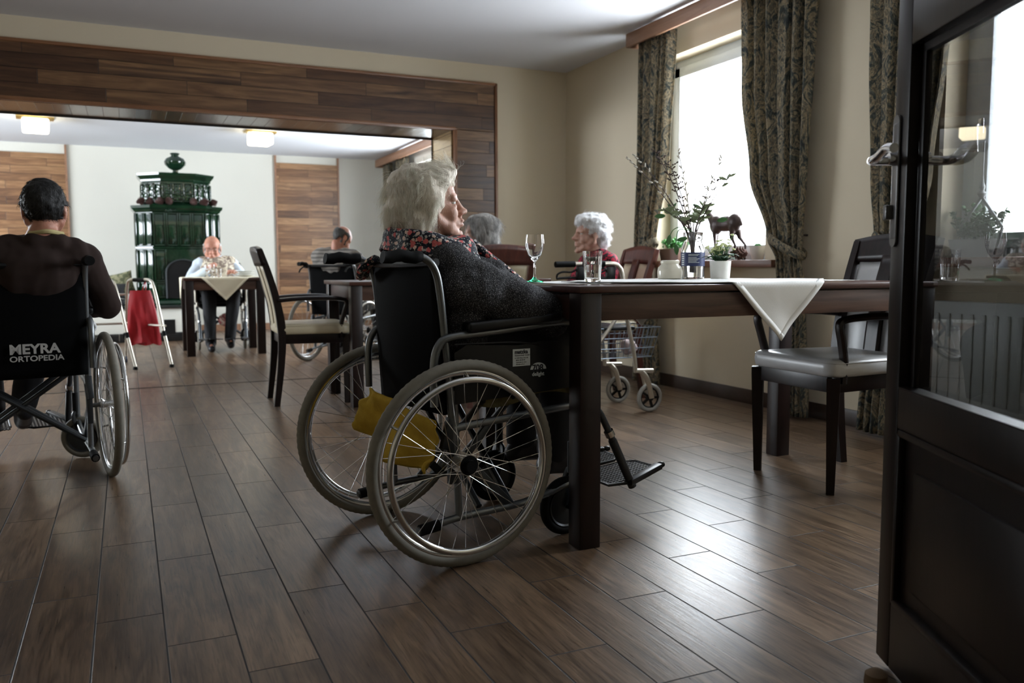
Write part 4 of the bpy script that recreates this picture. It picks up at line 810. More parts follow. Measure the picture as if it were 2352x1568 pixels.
def person(label, loc, deg, P):
    """P: joints in the person's own frame, x forward, y left, z up, origin on the floor"""
    t = thing('person', label, 'person', (loc[0], loc[1], 0), R_(deg)); g = G(); v = P.get('vox', .007); B = P.get('bulk', 1.0)
    hip, ch, hm, hs = Vector(P['hip']), Vector(P['chest']), P['head'], P.get('hs', 1.0); sw = P.get('sw', .17); fw = P.get('dir', Vector((1, 0, 0))); sl = Vector((-fw.y, fw.x, 0))
    shL = Vector(P.get('shL', ch+sl*sw+Vector((0, 0, .05)))); shR = Vector(P.get('shR', ch-sl*sw+Vector((0, 0, .05)))); neck = (shL+shR)/2+Vector((0, 0, .04)); hc = hm.translation
    def torso(g, e):
        ax = (ch-hip).normalized(); mid = hip.lerp(ch, .5)+fw*.02; Mr = Matrix((sl.cross(ax), sl, ax)).transposed()
        g.ell(hip, (.125*B+e, .175*B+e, .12+e), Mr); g.ell(mid, (.125*B+e, .155*B+e, .16+e), Mr); g.ell(ch, (.112*B+e, .165*B+e, .14+e), Mr)
        g.cap(shL*.9+shR*.1, .062*B+e, shR*.9+shL*.1, .062*B+e); g.cap(shL, .052+e, shL.lerp(shR, .3)+Vector((0, 0, .03)), .05+e)
        g.cap(shR, .052+e, shR.lerp(shL, .3)+Vector((0, 0, .03)), .05+e)
    def arm(g, e, sd, w0=0):
        sh = shL if sd > 0 else shR; el = Vector(P['elL' if sd > 0 else 'elR']); wr = Vector(P['wrL' if sd > 0 else 'wrR']); g.cap(sh, .048+e, el, .040+e*1.1); g.cap(el, .040+e*1.1, el.lerp(wr, 1-w0), .027+e*.9)
    def leg(g, e, sd, a0=0):
        hp = hip+sl*(.09*sd)+Vector((.02, 0, -.02)); kn = Vector(P['knL' if sd > 0 else 'knR']); an = Vector(P['anL' if sd > 0 else 'anR']); g.cap(hp, .085*B+e, kn, .058+e); g.cap(kn, .058+e, kn.lerp(an, 1-a0), .036+e*1.3); return an
    head_parts(g, hm, s=hs, pout=P.get('pout', 0), jowl=P.get('jowl', 0)); nb = hm @ Vector((-.018*hs, 0, -.075*hs)); g.cap(nb, .050*hs, neck-Vector((0, 0, .03)), .060); torso(g, 0)
    for sd in (-1, 1):
        arm(g, 0, sd); an = leg(g, 0, sd); g.cap(an, .034, an+fw*.13+Vector((0, 0, -.045)), .028)
        wr = Vector(P['wrL' if sd > 0 else 'wrR']); el = Vector(P['elL' if sd > 0 else 'elR']); hd = P.get('hdL' if sd > 0 else 'hdR', (wr-el).normalized()); hand(g, wr, hd, P.get('pmL' if sd > 0 else 'pmR', (0, 0, -1)), sd, P.get('cuL' if sd > 0 else 'cuR', .5), .95)
    me = remesh(g, v, 5 if v < .005 else 3); sculpt_head(me, hm, hs, True, P.get('seed', 0)); body = blob_obj('body', me, P.get('skin', M_SKIN), t); eyes(hm, hs, body)
    g = G(); torso(g, .016)
    for sd in (-1, 1): arm(g, .014, sd, P.get('cuff', .06))
    for c in P.get('extra', []): g.ell(*c) if len(c) < 4 else g.cap(*c)
    me2 = remesh(g, max(v, .008), 4); fold(me2, .009, 9, P.get('seed', 0), (1, 1, .6)); fold(me2, .004, 26, 5, (1, 1, .5)); blob_obj(P.get('top_name', 'sweater'), me2, P['top'], body)
    g = G(); ax = (ch-hip).normalized(); g.ell(hip-Vector((0, 0, .02)), (.135*B, .185*B, .105))
    ans = [leg(g, .014, sd, 0) for sd in (-1, 1)]
    if P.get('skirt'): g.cap(hip+fw*.1, .14, Vector(P['knL']).lerp(Vector(P['knR']), .5), .12)
    me3 = remesh(g, .009, 4); fold(me3, .006, 10, 3); blob_obj('skirt' if P.get('skirt') else 'trousers', me3, P.get('bottom', M_TROU), body)
    for sd, an in zip((-1, 1), ans):
        g = G(); tf = Vector(P.get('toe', fw)); toe = an+tf*.15+Vector((0, 0, -.052)); g.cap(an+Vector((0, 0, -.02)), .040, an-tf*.03+Vector((0, 0, -.048)), .036); g.cap(an-tf*.02+Vector((0, 0, -.045)), .036, toe, .034); g.cap(an+Vector((0, 0, -.005)), .046, toe-tf*.03, .038); m4 = remesh(g, .008, 3); blob_obj('shoe', m4, P.get('shoe', M_SHOE), body)
    t['_n'] = 0; del t['_n']; return t, body, me, me2
# --- woman in the near wheelchair
HM = headM((.052, 0, 1.050), -12, 6)
P1 = dict(hip=(.10, 0, .66), chest=(.075, 0, .80), head=HM, hs=.93, sw=.165, shL=(.03, .165, .855), shR=(.035, -.165, .855), elL=(.27, .235, .735), elR=(.285, -.225, .738), wrL=(.40, .09, .665), wrR=(.40, -.12, .660), hdR=(.5, .25, -.1), hdL=(.5, -.3, -.1), knL=(.48, .11, .60), knR=(.48, -.11, .60), anL=(.45, .11, .25), anR=(.44, -.11, .25), top=M_CARD, top_name='cardigan', bulk=1.08, vox=.0042, pout=.006, jowl=1, toe=Vector((.95, 0, -.05)),
          extra=[((.14, 0, .75), (.15, .19, .13)), ((.05, -.17, .80), .085, (.27, -.19, .74), .085), ((.05, .17, .80), .085, (.27, .19, .74), .085), ((.26, -.20, .745), .078, (.40, -.16, .69), .058), ((.075, -.13, .70), (.09, .1, .14)), ((.17, -.08, .82), (.12, .10, .085))])
P1t, P1b, P1m, P1c = person('white-haired woman in charcoal cardigan with floral collar sitting in the near wheelchair', (.823, 2.51), 7, P1)
fold(P1c, .012, 15, 8, (1, 1, .7)); card = [c for c in P1b.children if c.name.startswith('cardigan')][0]
# shawl collar: a flared floral band round the neck with a lapel edge running down the front
def collar(u, v):
    a = 2*PI*u; c0 = Vector((.040, 0, .955)); c1 = Vector((.055, 0, .880)); f = math.cos(a); l = math.sin(a)
    r0x, r0y = .088, .078; r1x, r1y = (.150 if f < 0 else .135), .192
    p0 = c0+Vector((r0x*f, r0y*l, -.008*f+.006*math.cos(2*a))); p1 = c1+Vector((r1x*f, r1y*l, -.020*f*(f > 0)+.012*max(0, -f)-.03*abs(l)**3+.02))
    t = v; p = p0.lerp(p1, t)+Vector((0, 0, .028*math.sin(PI*t)))+(Vector((f, l, 0))*.016*math.sin(PI*min(1, t*1.2))); w = noise.noise(Vector((f*2, l*2, v*1.5)))*.010; return p+Vector((f*w, l*w, w*.7))
g = G(); g.grid(collar, 80, 14); cl = g.obj('floral_collar', M_FLORAL, card, solid=.008); cl['label'] = 'navy collar with red and cream flowers'
g = G(); lap = [(.150, -.085, .935), (.195, -.115, .888), (.245, -.14, .845), (.30, -.155, .800), (.345, -.165, .770), (.385, -.15, .73)]; g.tube(sm(lap, 6), .018, 10, flat=.8); g.obj('floral_lapel', M_FLORAL, card); g = G(); lap2 = [(.150, .085, .935), (.21, .09, .88), (.28, .09, .83), (.35, .08, .78)]; g.tube(sm(lap2, 6), .018, 10, flat=.8); g.obj('floral_lapel', M_FLORAL, card); g = G()
g.tube(sm([(-.085, .12, .885), (-.105, .16, .862), (-.098, .20, .842), (-.085, .235, .83)], 5), .024, 8, flat=.6); lp = g.obj('collar_tip', M_FLORAL, card)
# her hair: a full soft volume with many curled strands
g = G(); HL = HM @ Matrix.Scale(.93, 4); i0 = len(g.v)
for c, r in (((-.040, 0, .048), (.112, .098, .094)), ((.020, 0, .082), (.074, .078, .052)), ((-.080, 0, -.012), (.082, .092, .088)), ((-.066, 0, -.055), (.072, .084, .062)), ((-.030, .064, .020), (.062, .034, .070)), ((-.030, -.064, .020), (.062, .034, .070)), ((.052, 0, .100), (.050, .060, .030)), ((-.052, -.064, -.035), (.040, .030, .040)), ((-.052, .064, -.035), (.040, .03, .040)), ((.036, -.040, .085), (.045, .034, .036)), ((.036, .040, .085), (.045, .034, .036))): g.ell(c, r)
g.xf(HL, i0); hmesh = remesh(g, .006, 6); fold(hmesh, .010, 28, 2); fold(hmesh, .005, 70, 4); hair1 = blob_obj('hair', hmesh, M_HWHITE, P1b, 'fluffy white hair')
hco, hn = mesh_np(hmesh); HLi = HL.inverted()
def root1(rnd):
    while True:
        i = rnd.randrange(len(hco)); q = HLi @ Vector(hco[i])
        if q.x > .02 and q.z < .05: continue
        return Vector(hco[i])-Vector(hn[i])*.004, hn[i]
HR = HM.to_3x3()
def flow1(p, nr):
    q = HLi @ p; f = Vector((-.9, q.y*2, .12)) if q.z > .05 and q.x > -.01 else Vector((-.35 if q.x > -.06 else .12, q.y*1.5, -1.0)); n_ = noise.noise_vector(p*17)*.85; return HR @ (f+n_)
strands('hair_curls', M_HSTR, hair1, root1, flow1, 9000, .062, .00045, (.0032, .9), 3, 10, .16)
strands('hair_wisps', M_HSTR, hair1, root1, flow1, 1300, .065, .00028, (.005, 1.1), 8, 9, .6)
g = G(); g.box((.417, -.150, .648), (.10, .006, .050), Matrix.Rotation(.35, 4, 'Y'), bev=.001)
def tiss(u, v): return (.352+.10*u, -.155-.012*math.sin(u*6+v*3), .628+.042*v+.018*math.sin(u*4+1)-.01*u)
g = G(); g.grid(tiss, 16, 10); ts = g.obj('tissue', M_WHITE, solid=.003); ts.location = (.823, 2.51, 0); ts.rotation_euler = (0, 0, R_(7)); tag(ts, 'crumpled white tissue in the lap of the woman in the near wheelchair', 'tissue')
# --- man in brown seen from behind
HM2 = headM((-.012, -.108, 1.088), -12, -4)
P2 = dict(hip=(.12, -.03, .64), chest=(.03, -.06, .84), head=HM2, hs=.96, shL=(.01, .12, .895), shR=(.01, -.245, .895), elL=(.08, .27, .70), elR=(.07, -.325, .70), wrL=(.33, .12, .70), wrR=(.32, -.20, .70), knL=(.52, .11, .60), knR=(.50, -.11, .60), anL=(.60, .09, .22), anR=(.48, -.03, .26), top=M_BRWN, bulk=1.08, seed=4, vox=.0065, skin=M_SKIN2, toe=Vector((.9, 0, -.35)),
          extra=[((-.040, -.15, .955), .045, (-.040, -.065, .955), .045), ((-.015, -.20, .925), .06, (-.015, -.01, .925), .06)])
P2t, P2b, P2m, P2c = person('dark-haired man in brown fleece sitting in a wheelchair, seen from behind', (-.39, 3.778), 99, P2)
shell(P2m, HM2, .96, lambda p: p.z > -.046+.35*max(0, p.x) and not (p.x > .045 and p.z < .068) and not (abs(p.y) > .066 and p.x > -.03 and p.z < .012) and p.z < .2 and not(p.x > .01 and p.z < .02), .008, 'hair', M_HDARK, P2b, .005, 'dark greying hair')
h2 = [c for c in P2b.children if c.name.startswith('hair')][0]; c2o, n2o = mesh_np(h2.data); H2i = (HM2 @ Matrix.Scale(.96, 4)).inverted(); R2 = HM2.to_3x3()
strands('hair_locks', M_HDSTR, h2, lambda r: (lambda i: (c2o[i], n2o[i]))(r.randrange(len(c2o))), lambda p, nr: R2 @ (Vector((.5, (H2i @ p).y*6, -.5))+noise.noise_vector(p*20)), 2200, .022, .0006, (.0015, .8), 5, 6, .06)
glasses(HM2, .96, P2b)
g = G(); g.tube(sm([(-.045, -.165, .992), (-.080, -.108, 1.0), (-.045, -.050, .992)], 5), .009, 8); g.obj('shirt_collar', M_YEL, P2b)
g = G(); g.grid(lambda u, v: (.02+.12*u, -.262-.012*math.sin(PI*v), .60+.03*v+.012*math.sin(5*u)), 10, 6); g.obj('shirt_hem', M_WHITE, P2b, solid=.012)
# --- bald man facing the camera at the small table
HM4 = headM((.055, -.05, 1.062), -8, -9)
P4 = dict(hip=(.10, 0, .64), chest=(.05, -.02, .84), head=HM4, hs=1.12, elL=(.17, .27, .72), elR=(.17, -.29, .72), wrL=(.36, .16, .80), wrR=(.32, -.12, .835), hdR=(.4, .3, .5), pmR=(.3, .5, 0), cuR=.9, knL=(.50, .12, .58), knR=(.50, -.12, .58), anL=(.52, .07, .12), anR=(.56, -.12, .09), top=M_SHIRT, top_name='shirt', bulk=1.12, seed=7, vox=.007, skin=M_SKIN2, toe=Vector((.95, 0, 0)))
P4t, P4b, P4m, P4c = person('bald man in patterned vest dining at the small table before the green stove', (.90, 9.62), -92, P4)
g = G(); g.ell((.09, 0, .68), (.19, .215, .19)); g.ell((.065, -.01, .82), (.175, .205, .155)); g.cap((.045, -.14, .895), .088, (.045, .12, .895), .088); mv = remesh(g, .009, 4); fold(mv, .008, 9, 3); blob_obj('vest', mv, M_VEST, P4b, 'patterned brown and cream vest')
shell(P4m, HM4, 1.12, lambda p: p.x < .02 and -.06 < p.z < .045 and (p.x < -.05 or abs(p.y) > .05) and not (abs(p.y) > .07 and p.x > -.03 and p.z < .02), .008, 'hair', M_HSILV, P4b, .003); glasses(HM4, 1.12, P4b, M_DARKM)
# --- man in grey striped shirt, bent forward
HM3 = headM((.10, -.02, 1.115), -28, -38)
P3 = dict(hip=(.10, 0, .66), chest=(.06, 0, .87), head=HM3, hs=.93, shL=(.03, .19, .95), shR=(.06, -.19, .935), elL=(.22, .27, .74), elR=(.25, -.27, .74), wrL=(.44, .12, .80), wrR=(.44, -.12, .80), knL=(.52, .11, .58), knR=(.52, -.11, .58), anL=(.60, .11, .20), anR=(.60, -.11, .20), top=M_GREYSH, top_name='shirt', bulk=1.15, seed=9, vox=.008, skin=M_SKIN2)
P3t, P3b, P3m, P3c = person('balding man in grey striped shirt bent over in a wheelchair, seen from behind', (1.71, 7.57), 45, P3)
shell(P3m, HM3, .93, lambda p: p.x < .03 and -.065 < p.z < .058 and (p.x < -.05 or abs(p.y) > .052) and not (abs(p.y) > .07 and p.x > -.03 and p.z < .02), .009, 'hair', M_HBALD, P3b, .003, 'ring of dark hair')
# --- grey-haired woman from behind, looking left
HM5 = headM((.02, .02, 1.07), 62, -4)
P5 = dict(hip=(.0, 0, .62), chest=(-.01, 0, .82), head=HM5, hs=.98, elL=(.10, .25, .68), elR=(.10, -.25, .68), wrL=(.30, .10, .70), wrR=(.30, -.10, .70), knL=(.40, .10, .52), knR=(.40, -.10, .52), anL=(.38, .10, .09), anR=(.38, -.10, .09), top=plain('sand_blouse', (.36, .30, .22), .8), top_name='blouse', bulk=.95, seed=11, vox=.008, bottom=M_DRESS)
P5t, P5b, P5m, P5c = person('woman with straight grey bobbed hair sitting with her back turned', (2.09, 5.00), 84, P5)
g = G(); i0 = 0; HL5 = HM5 @ Matrix.Scale(.98, 4)
for c, r in (((-.030, 0, .042), (.104, .090, .090)), ((-.055, 0, -.035), (.072, .088, .085)), ((-.035, .070, -.03), (.050, .028, .085)), ((-.035, -.070, -.03), (.050, .028, .085)), ((.015, 0, .082), (.066, .066, .046))): g.ell(c, r)
g.xf(HL5); m5 = remesh(g, .007, 5); hair5 = blob_obj('hair', m5, M_HGREY, P5b, 'straight grey bob'); h5, n5 = mesh_np(m5); R5 = HM5.to_3x3()
strands('hair_locks', M_HGSTR, hair5, lambda r: (lambda i: (h5[i], n5[i]))(r.randrange(len(h5))), lambda p, nr: R5 @ Vector((-.15, 0, -1.0)), 3500, .09, .0009, (.001, .5), 6, 7, .02)
# --- white-haired woman in crimson, facing left
HM6 = headM((.035, .0, 1.065), -4, 2)
P6 = dict(hip=(.0, 0, .62), chest=(-.02, 0, .82), head=HM6, hs=1.04, shL=(-.02, .16, .875), shR=(-.02, -.16, .875), elL=(.10, .24, .70), elR=(.06, -.25, .70), wrL=(.30, .12, .72), wrR=(.28, -.14, .70), knL=(.40, .10, .52), knR=(.40, -.10, .52), anL=(.40, .10, .09), anR=(.38, -.10, .09), top=M_REDBL, bulk=1.0, seed=13, vox=.006, bottom=M_DRESS, jowl=1)
P6t, P6b, P6m, P6c = person('white-haired woman in crimson and black knit sitting by the window, facing left', (2.80, 4.81), 176, P6)
g = G(); HL6 = HM6 @ Matrix.Scale(1.04, 4)
for c, r in (((-.030, 0, .045), (.106, .090, .092)), ((.030, 0, .080), (.070, .072, .050)), ((-.070, 0, -.02), (.060, .075, .075)), ((-.03, .066, .035), (.055, .028, .05)), ((-.03, -.066, .035), (.055, .028, .05)), ((.06, 0, .085), (.038, .055, .030))): g.ell(c, r)
g.xf(HL6); m6 = remesh(g, .006, 4); fold(m6, .010, 32, 2); fold(m6, .004, 80, 1); hair6 = blob_obj('hair', m6, M_HPURE, P6b, 'short curly white hair'); h6, n6 = mesh_np(m6); R6 = HM6.to_3x3()
strands('hair_curls', M_HPSTR, hair6, lambda r: (lambda i: (h6[i], n6[i]))(r.randrange(len(h6))), lambda p, nr: R6 @ (Vector((-.6, 0, -.4))+noise.noise_vector(p*25)*1.5), 2500, .035, .0008, (.004, 1.0), 7, 7, .3)
# ------------------------------------------------------------------ stove and plinth
SX, SY = .585, 10.98
st = thing('tiled_stove', 'tall dark green tiled stove with an urn on top', 'stove', (SX, SY, 0))
def octo(w, d, c, c2=None): # bay plan, flat front, chamfered corners, back against the wall side
    return [(-w, d), (-w, -d+c), (-w+c, -d), (w-c, -d), (w, -d+c), (w, d)]
g = G(); g.prism(octo(.455, .30, .17), .42, 1.53); g.obj('stove_body', M_STOVE, st, smooth=False)
def tiles(poly, z0, z1, rows, wid, nm, mat, inset=.016, arch=None):
    """raised frames of glazed tiles over each face of the plan"""
    g = G()
    for (a, b) in zip(poly, poly[1:]):
        a, b = Vector((*a, 0)), Vector((*b, 0)); L = (b-a).length
        if L < .05: continue
        n = max(1, round(L/wid)); d = (b-a)/L; nr = Vector((d.y, -d.x, 0))
        for i in range(n):
            for j in range(rows):
                c = a+d*(L*(i+.5)/n); zz0 = z0+(z1-z0)*j/rows; zz1 = z0+(z1-z0)*(j+1)/rows
                if arch and arch(c, (zz0+zz1)/2): continue
                w, h = L/n-.008, zz1-zz0-.008; Mr = Matrix((d, nr, Vector((0, 0, 1)))).transposed().to_4x4(); o = Matrix.Translation(c+Vector((0, 0, (zz0+zz1)/2))) @ Mr
                f = inset
                for (x, z, sx, sz) in ((-w/2+f/2, 0, f, h), (w/2-f/2, 0, f, h), (0, h/2-f/2, w-2*f, f), (0, -h/2+f/2, w-2*f, f)): g.box((x, .006, z), (sx, .03, sz), bev=.006, seg=2, M=o)
                g.box((0, 0, 0), (w-2.4*f, .018, h-2.4*f), bev=.008, M=o)
    return g.obj(nm, mat, st)
P_ = octo(.455, .30, .17); isf = lambda c, z: z < .9 and c.y < -.29 and -.10 < c.x < .25
tiles(P_, .50, .69, 1, .150, 'lower_tiles', M_STOVE, arch=isf); tiles(P_, .69, 1.075, 1, .150, 'middle_tiles', M_STOVE, arch=isf); tiles(P_, 1.105, 1.50, 1, .150, 'upper_tiles', M_STOVE)
def cornice(w, d, c, z0, prof, nm, mat=M_STOVE):
    g = G(); pl = [octo(w+o, d+o, c+o*.55) for o, _ in prof]; vs = [(x, y, z0+z) for p, (_, z) in zip(pl, prof) for x, y in p]; n = 6; fs = []
    for k in range(len(prof)-1):
        for i in range(n): fs.append((k*n+i, k*n+(i+1) % n, (k+1)*n+(i+1) % n, (k+1)*n+i))
    fs += [tuple(range(n))[::-1], tuple((len(prof)-1)*n+i for i in range(n))]; g.add(vs, fs); return g.obj(nm, mat, st, smooth=False)
cornice(.455, .30, .17, 1.50, [(0, 0), (.02, .01), (.03, .03), (.05, .05), (.055, .08), (.0, .085)], 'stove_cornice'); cornice(.455, .30, .17, .42, [(.03, -.005), (.04, .02), (.03, .05), (.012, .06), (0, .075)], 'stove_base_moulding'); cornice(.455, .30, .17, 1.075, [(.0, 0), (.018, .008), (.018, .022), (0, .03)], 'stove_band')
P2_ = octo(.375, .25, .20); g = G(); g.prism(P2_, 1.585, 1.93); g.obj('stove_crown', M_STOVE, st, smooth=False); tiles(P2_, 1.62, 1.85, 1, .105, 'stove_crown_tiles', M_RELF, .014)
cornice(.375, .25, .20, 1.585, [(.02, 0), (.03, .02), (.005, .035), (0, .04)], 'stove_crown_base'); cornice(.375, .25, .20, 1.86, [(0, 0), (.012, .01), (.014, .03), (.03, .05), (.05, .075), (.055, .10), (0, .105)], 'stove_top_cornice')
g = G(); g.lathe([(0, 0), (.06, 0), (.062, .012), (.03, .03), (.028, .05), (.07, .07), (.113, .115), (.118, .15), (.095, .19), (.05, .212), (.038, .225), (.05, .24), (.056, .25), (.045, .255), (0, .25)], 48, Matrix.Translation((.0, -.02, 1.965)), wob=lambda a: 1+.03*math.cos(14*a)); g.obj('stove_urn', M_STOVE, st)
g = G(); arc = [(-.19, .50), (-.19, .80)]+[(-.0-.19*math.cos(a), .80+.15*math.sin(a)) for a in np.linspace(0, PI, 14)][1:]+[(.19, .50)]; Mx = Matrix(((1, 0, 0, .03), (0, 0, 1, -.315), (0, 1, 0, 0), (0, 0, 0, 1))); g.prism(arc, -.018, .01, Mx); g.obj('fire_door', M_BLKP, st, smooth=False)
g = G(); g.tube([(x+.03, -.338, z) for x, z in arc], .009, 8); g.tube([(.10, -.345, .55), (.10, -.345, .85)], .004, 6); g.obj('fire_door_frame', M_DARKM, st)
# plinth
g = G(); g.box((-.25, 11.27, .205), (1.74, 1.42, .37), bev=.01); pl = g.obj('stove_plinth', M_WALLF); tag(pl, 'white plastered plinth carrying the green stove', 'plinth')
g = G(); g.box((-.25, 11.26, .405), (1.80, 1.46, .03), bev=.004); g.obj('plinth_slab', plain('dark_stone', (.02, .022, .02), .3), pl); g = G(); g.box((.44, 10.555, .17), (.12, .012, .17)); g.obj('vent_grille', M_BLKP, pl)
g = G()
for i in range(7): g.box((-.94+i*.24, 10.556, .055), (.232, .012, .10), bev=.003)
g.obj('plinth_tiles', plain('black_plinth_tile', (.012, .012, .012), .2), pl)
g = G(); g.box((-.30, 10.86, .455), (.62, .52, .07), bev=.025, seg=4); o = g.obj('seat_cushion', M_CUSH); tag(o, 'flat black cushion lying on the white plinth left of the stove', 'cushion')
def pillow(loc, rot, sx, sz, mat, label):
    g = G(); 
    def f(sg): return lambda u, v: ((u-.5)*sx*(1-.08*math.sin(PI*v)), sg*.065*(math.sin(PI*u)*math.sin(PI*v))**.5, (v-.5)*sz*(1-.08*math.sin(PI*u)))
    g.grid(f(1), 20, 20); g.grid(f(-1), 20, 20); o = g.obj('pillow', mat); o.location = loc; o.rotation_euler = rot; return tag(o, label, 'pillow')
pillow((-.085, 10.84, .66), (.25, -.22, .1), .34, .28, M_PILLOW, 'green patterned pillow standing on the bench beside the stove'); pillow((-.22, 10.62, .60), (.3, .05, 0), .42, .18, M_CUSH, 'black pillow lying in front of the green patterned pillow')
# pine cones on the stove ledge
def cone(loc, r, mat, label, group, tilt=0, parent=None, ln=1.5):
    rnd = random.Random(int(loc[0]*1000)); g = G(); g.ell((0, 0, 0), (r*.45, r*.45, r*.45*ln))
    for i in range(70):
        t = (i+.5)/70; a = i*2.39996; rr = r*math.sin(PI*(.12+.83*t))**.8; z = (t-.5)*r*2*ln*.8; d = Vector((math.cos(a), math.sin(a), .25-(t-.5)*1.2)).normalized(); b = Vector((0, 0, z)); g.cap(b+d*rr*.3, r*.11, b+d*rr, r*.075, 6)
    o = g.obj('pine_cone', mat); o.location = loc; o.rotation_euler = (tilt, .4, rnd.uniform(0, 3)); return tag(o, label, 'pine cone', group)
pos = [(-.40, 'leftmost of the cones on the stove ledge'), (-.30, 'second cone from the left on the stove ledge'), (-.20, 'third cone from the left on the stove ledge'), (-.10, 'fourth cone from the left on the stove ledge'), (.17, 'fifth cone from the left on the stove ledge'), (.29, 'sixth cone from the left on the stove ledge'), (.40, 'rightmost of the cones on the stove ledge')]
for x, lb in pos:
    y = -.285 if abs(x) < .3 else -.17; cone((SX+x, SY+y, 1.585+.045), .048, plain('dark_red_cone', (.05, .016, .012), .6) if x == pos[0][0] else bpy.data.materials['dark_red_cone'], 'dark red pine cone, '+lb, 'pine cones on the stove ledge', 1.2)
# ------------------------------------------------------------------ walking frame with red bag
wf = thing('walking_frame', 'aluminium walking frame with black grips standing near the bench', 'walking frame', (.15, 8.03, 0))
A = Vector((.175, -.30, 0)); C_ = Vector((-.18, .31, 0)); sh = Vector((-.30, -.06, 0))
feet = []
for k, off in ((0, Vector((0, 0, 0))), (1, sh)):
    a, c = A+off*.95, C_+off; ta = A*.42+off+Vector((-.02, .03, .75)); tc = C_*.80+off+Vector((0, 0, .75))
    g = G(); g.tube(sm([a+Vector((0, 0, .03)), a.lerp(ta, .45), a.lerp(ta, .9), ta+(tc-ta)*.12+Vector((0, 0, .0)), ta.lerp(tc, .5), tc+(ta-tc)*.12, c.lerp(tc, .9), c.lerp(tc, .45), c+Vector((0, 0, .06))], 6), .0125, 12); g.obj('side_tube', M_WALK, wf)
    g = G(); g.tube([ta.lerp(tc, .30), ta.lerp(tc, .72)], .018, 12); g.obj('hand_grip', M_RUB, wf)
    g = G(); g.tube([a.lerp(ta, .01)+Vector((0, 0, .0)), a+Vector((0, 0, .035))], [.021, .016], 12); g.obj('rubber_foot', M_RUB, wf)
    g = G(); g.tube(circle(c+Vector((0, 0, .034)), .024, 24, 'x'), .010, 10, closed=True); g.tube([c+Vector((-.01, 0, .034)), c+Vector((.01, 0, .034))], .02, 16); g.obj('front_wheel', plain('blue_black_wheel', (.01, .02, .05), .4) if k == 0 else bpy.data.materials['blue_black_wheel'], wf)
    g = G(); g.tube([a.lerp(ta, .36), a.lerp(ta, .42)], .0165, 10); g.tube([c+Vector((0, 0, .22)), c+Vector((0, 0, .27))], .0165, 10); g.obj('adjusting_sleeve', M_RUB, wf)
g = G(); p = C_.lerp(A, .05)+Vector((0, 0, .36)); q = A*.72+Vector((0, 0, .36)); g.tube([C_*.92+Vector((0, 0, .36)), A*.80+Vector((0, 0, .36))], .010, 10); g.tube([C_+sh+Vector((0, 0, .36)), C_*.92+Vector((0, 0, .36))], .010, 10); g.tube([C_*.85+Vector((0, 0, .62)), C_*.85+sh+Vector((0, 0, .62))], .010, 10); g.obj('cross_tube', M_WALK, wf)
def bag(u, v):
    a = 2*PI*u; w = (.105+.035*v)*(1-.22*(1-v)**4); z = .66-.47*v; d = .045*math.sin(PI*min(1, .15+v))+.01; fold_ = .020*math.sin(5*a+4*v)*v+.008*math.sin(11*a-6*v)*v; ax = Vector((.99, -.12, 0)); nn = Vector((.12, .99, 0)); return Vector((-.045, .02, 0))+ax*(w*math.cos(a)+.02*v)+nn*((d+fold_)*math.sin(a))+Vector((0, 0, z+.015*math.sin(3*a)*v))
g = G(); g.grid(bag, 48, 20); b_ = g.obj('bag', M_RED); b_.location = (.15, 8.03, 0); tag(b_, 'red fabric bag hanging in the walking frame', 'bag'); g = G(); g.tube(sm([(-.0, .03, .64), (.0, .05, .735), (-.03, .10, .64)], 5), .005, 6); g.obj('bag_strap', M_RED, b_)
# ------------------------------------------------------------------ rollator (front wheels towards the window)
ro = thing('rollator', 'silver rollator with wire basket standing behind the large walnut table', 'rollator', (2.49, 4.33, 0), R_(-2))
for s in (-1, 1):
    y = s*.185; g = G(); g.tube(sm([(-.03, y, .872), (.05, y, .872), (.085, y, .855), (.11, y, .80), (.145, y, .55), (.19, y, .36), (.205, y, .24)], 5), .0125, 12); g.tube([(.12, y, .62), (-.22, y, .19)], .011, 12); g.tube([(.205, y, .25), (.32, y, .245)], .013, 12); g.obj('frame_tube', M_WALK, ro)
    g = G(); g.tube([(-.14, y, .870), (-.01, y, .872)], .0185, 12); g.obj('hand_grip', M_RUB, ro)
    g = G(); g.tube(sm([(.02, y, .85), (-.03, y, .825), (-.09, y, .825), (-.125, y, .81), (-.13, y, .785)], 5), .006, 8); g.box((.03, y, .815), (.06, .03, .09), bev=.012); g.tube(sm([(.05, y, .785), (-.04, y, .79), (-.13, y, .785)], 5), .008, 8); g.obj('brake_handle', M_BLKP, ro)
    for x, r, nm in ((.30, .085, 'front_wheel'), (-.24, .085, 'rear_wheel')):
        g = G(); g.tube(sm([(x-.06, y, .245 if x > 0 else .20), (x-.03, y+.022, .20), (x, y+.024, r)], 4), .010, 8, flat=1.6); g.tube(sm([(x-.06, y, .245 if x > 0 else .20), (x-.03, y-.022, .20), (x, y-.024, r)], 4), .010, 8, flat=1.6); fk = g.obj('fork', M_WALK, ro)
        g = G(); g.tube(circle((x, y, r), r-.013, 40), .013, 10, closed=True); g.tube([(x, y-.018, r), (x, y+.018, r)], .018, 14, m=1)
        for i in range(5): a = 2*PI*i/5; g.bar((x, y, r), (x+(r-.02)*math.cos(a), y, r+(r-.02)*math.sin(a)), .014, .014, up=(0, 1, 0), m=1)
        g.tube(circle((x, y, r), r-.026, 36), .006, 8, closed=True, m=1); g.obj(nm, [M_TYREL, M_BLKP], fk)
g = G(); g.box((.10, 0, .50), (.20, .37, .022), bev=.008); g.obj('seat_board', M_BLKP, ro)
g = G()
for z in (.50, .44, .38, .325):
    k = (z-.325)/.175; x0, x1, y = -.02-.02*k, .33+.05*k, .15+.02*k; g.tube([(x0, -y, z), (x1, -y, z), (x1, y, z), (x0, y, z)], .0035, 6, closed=True)
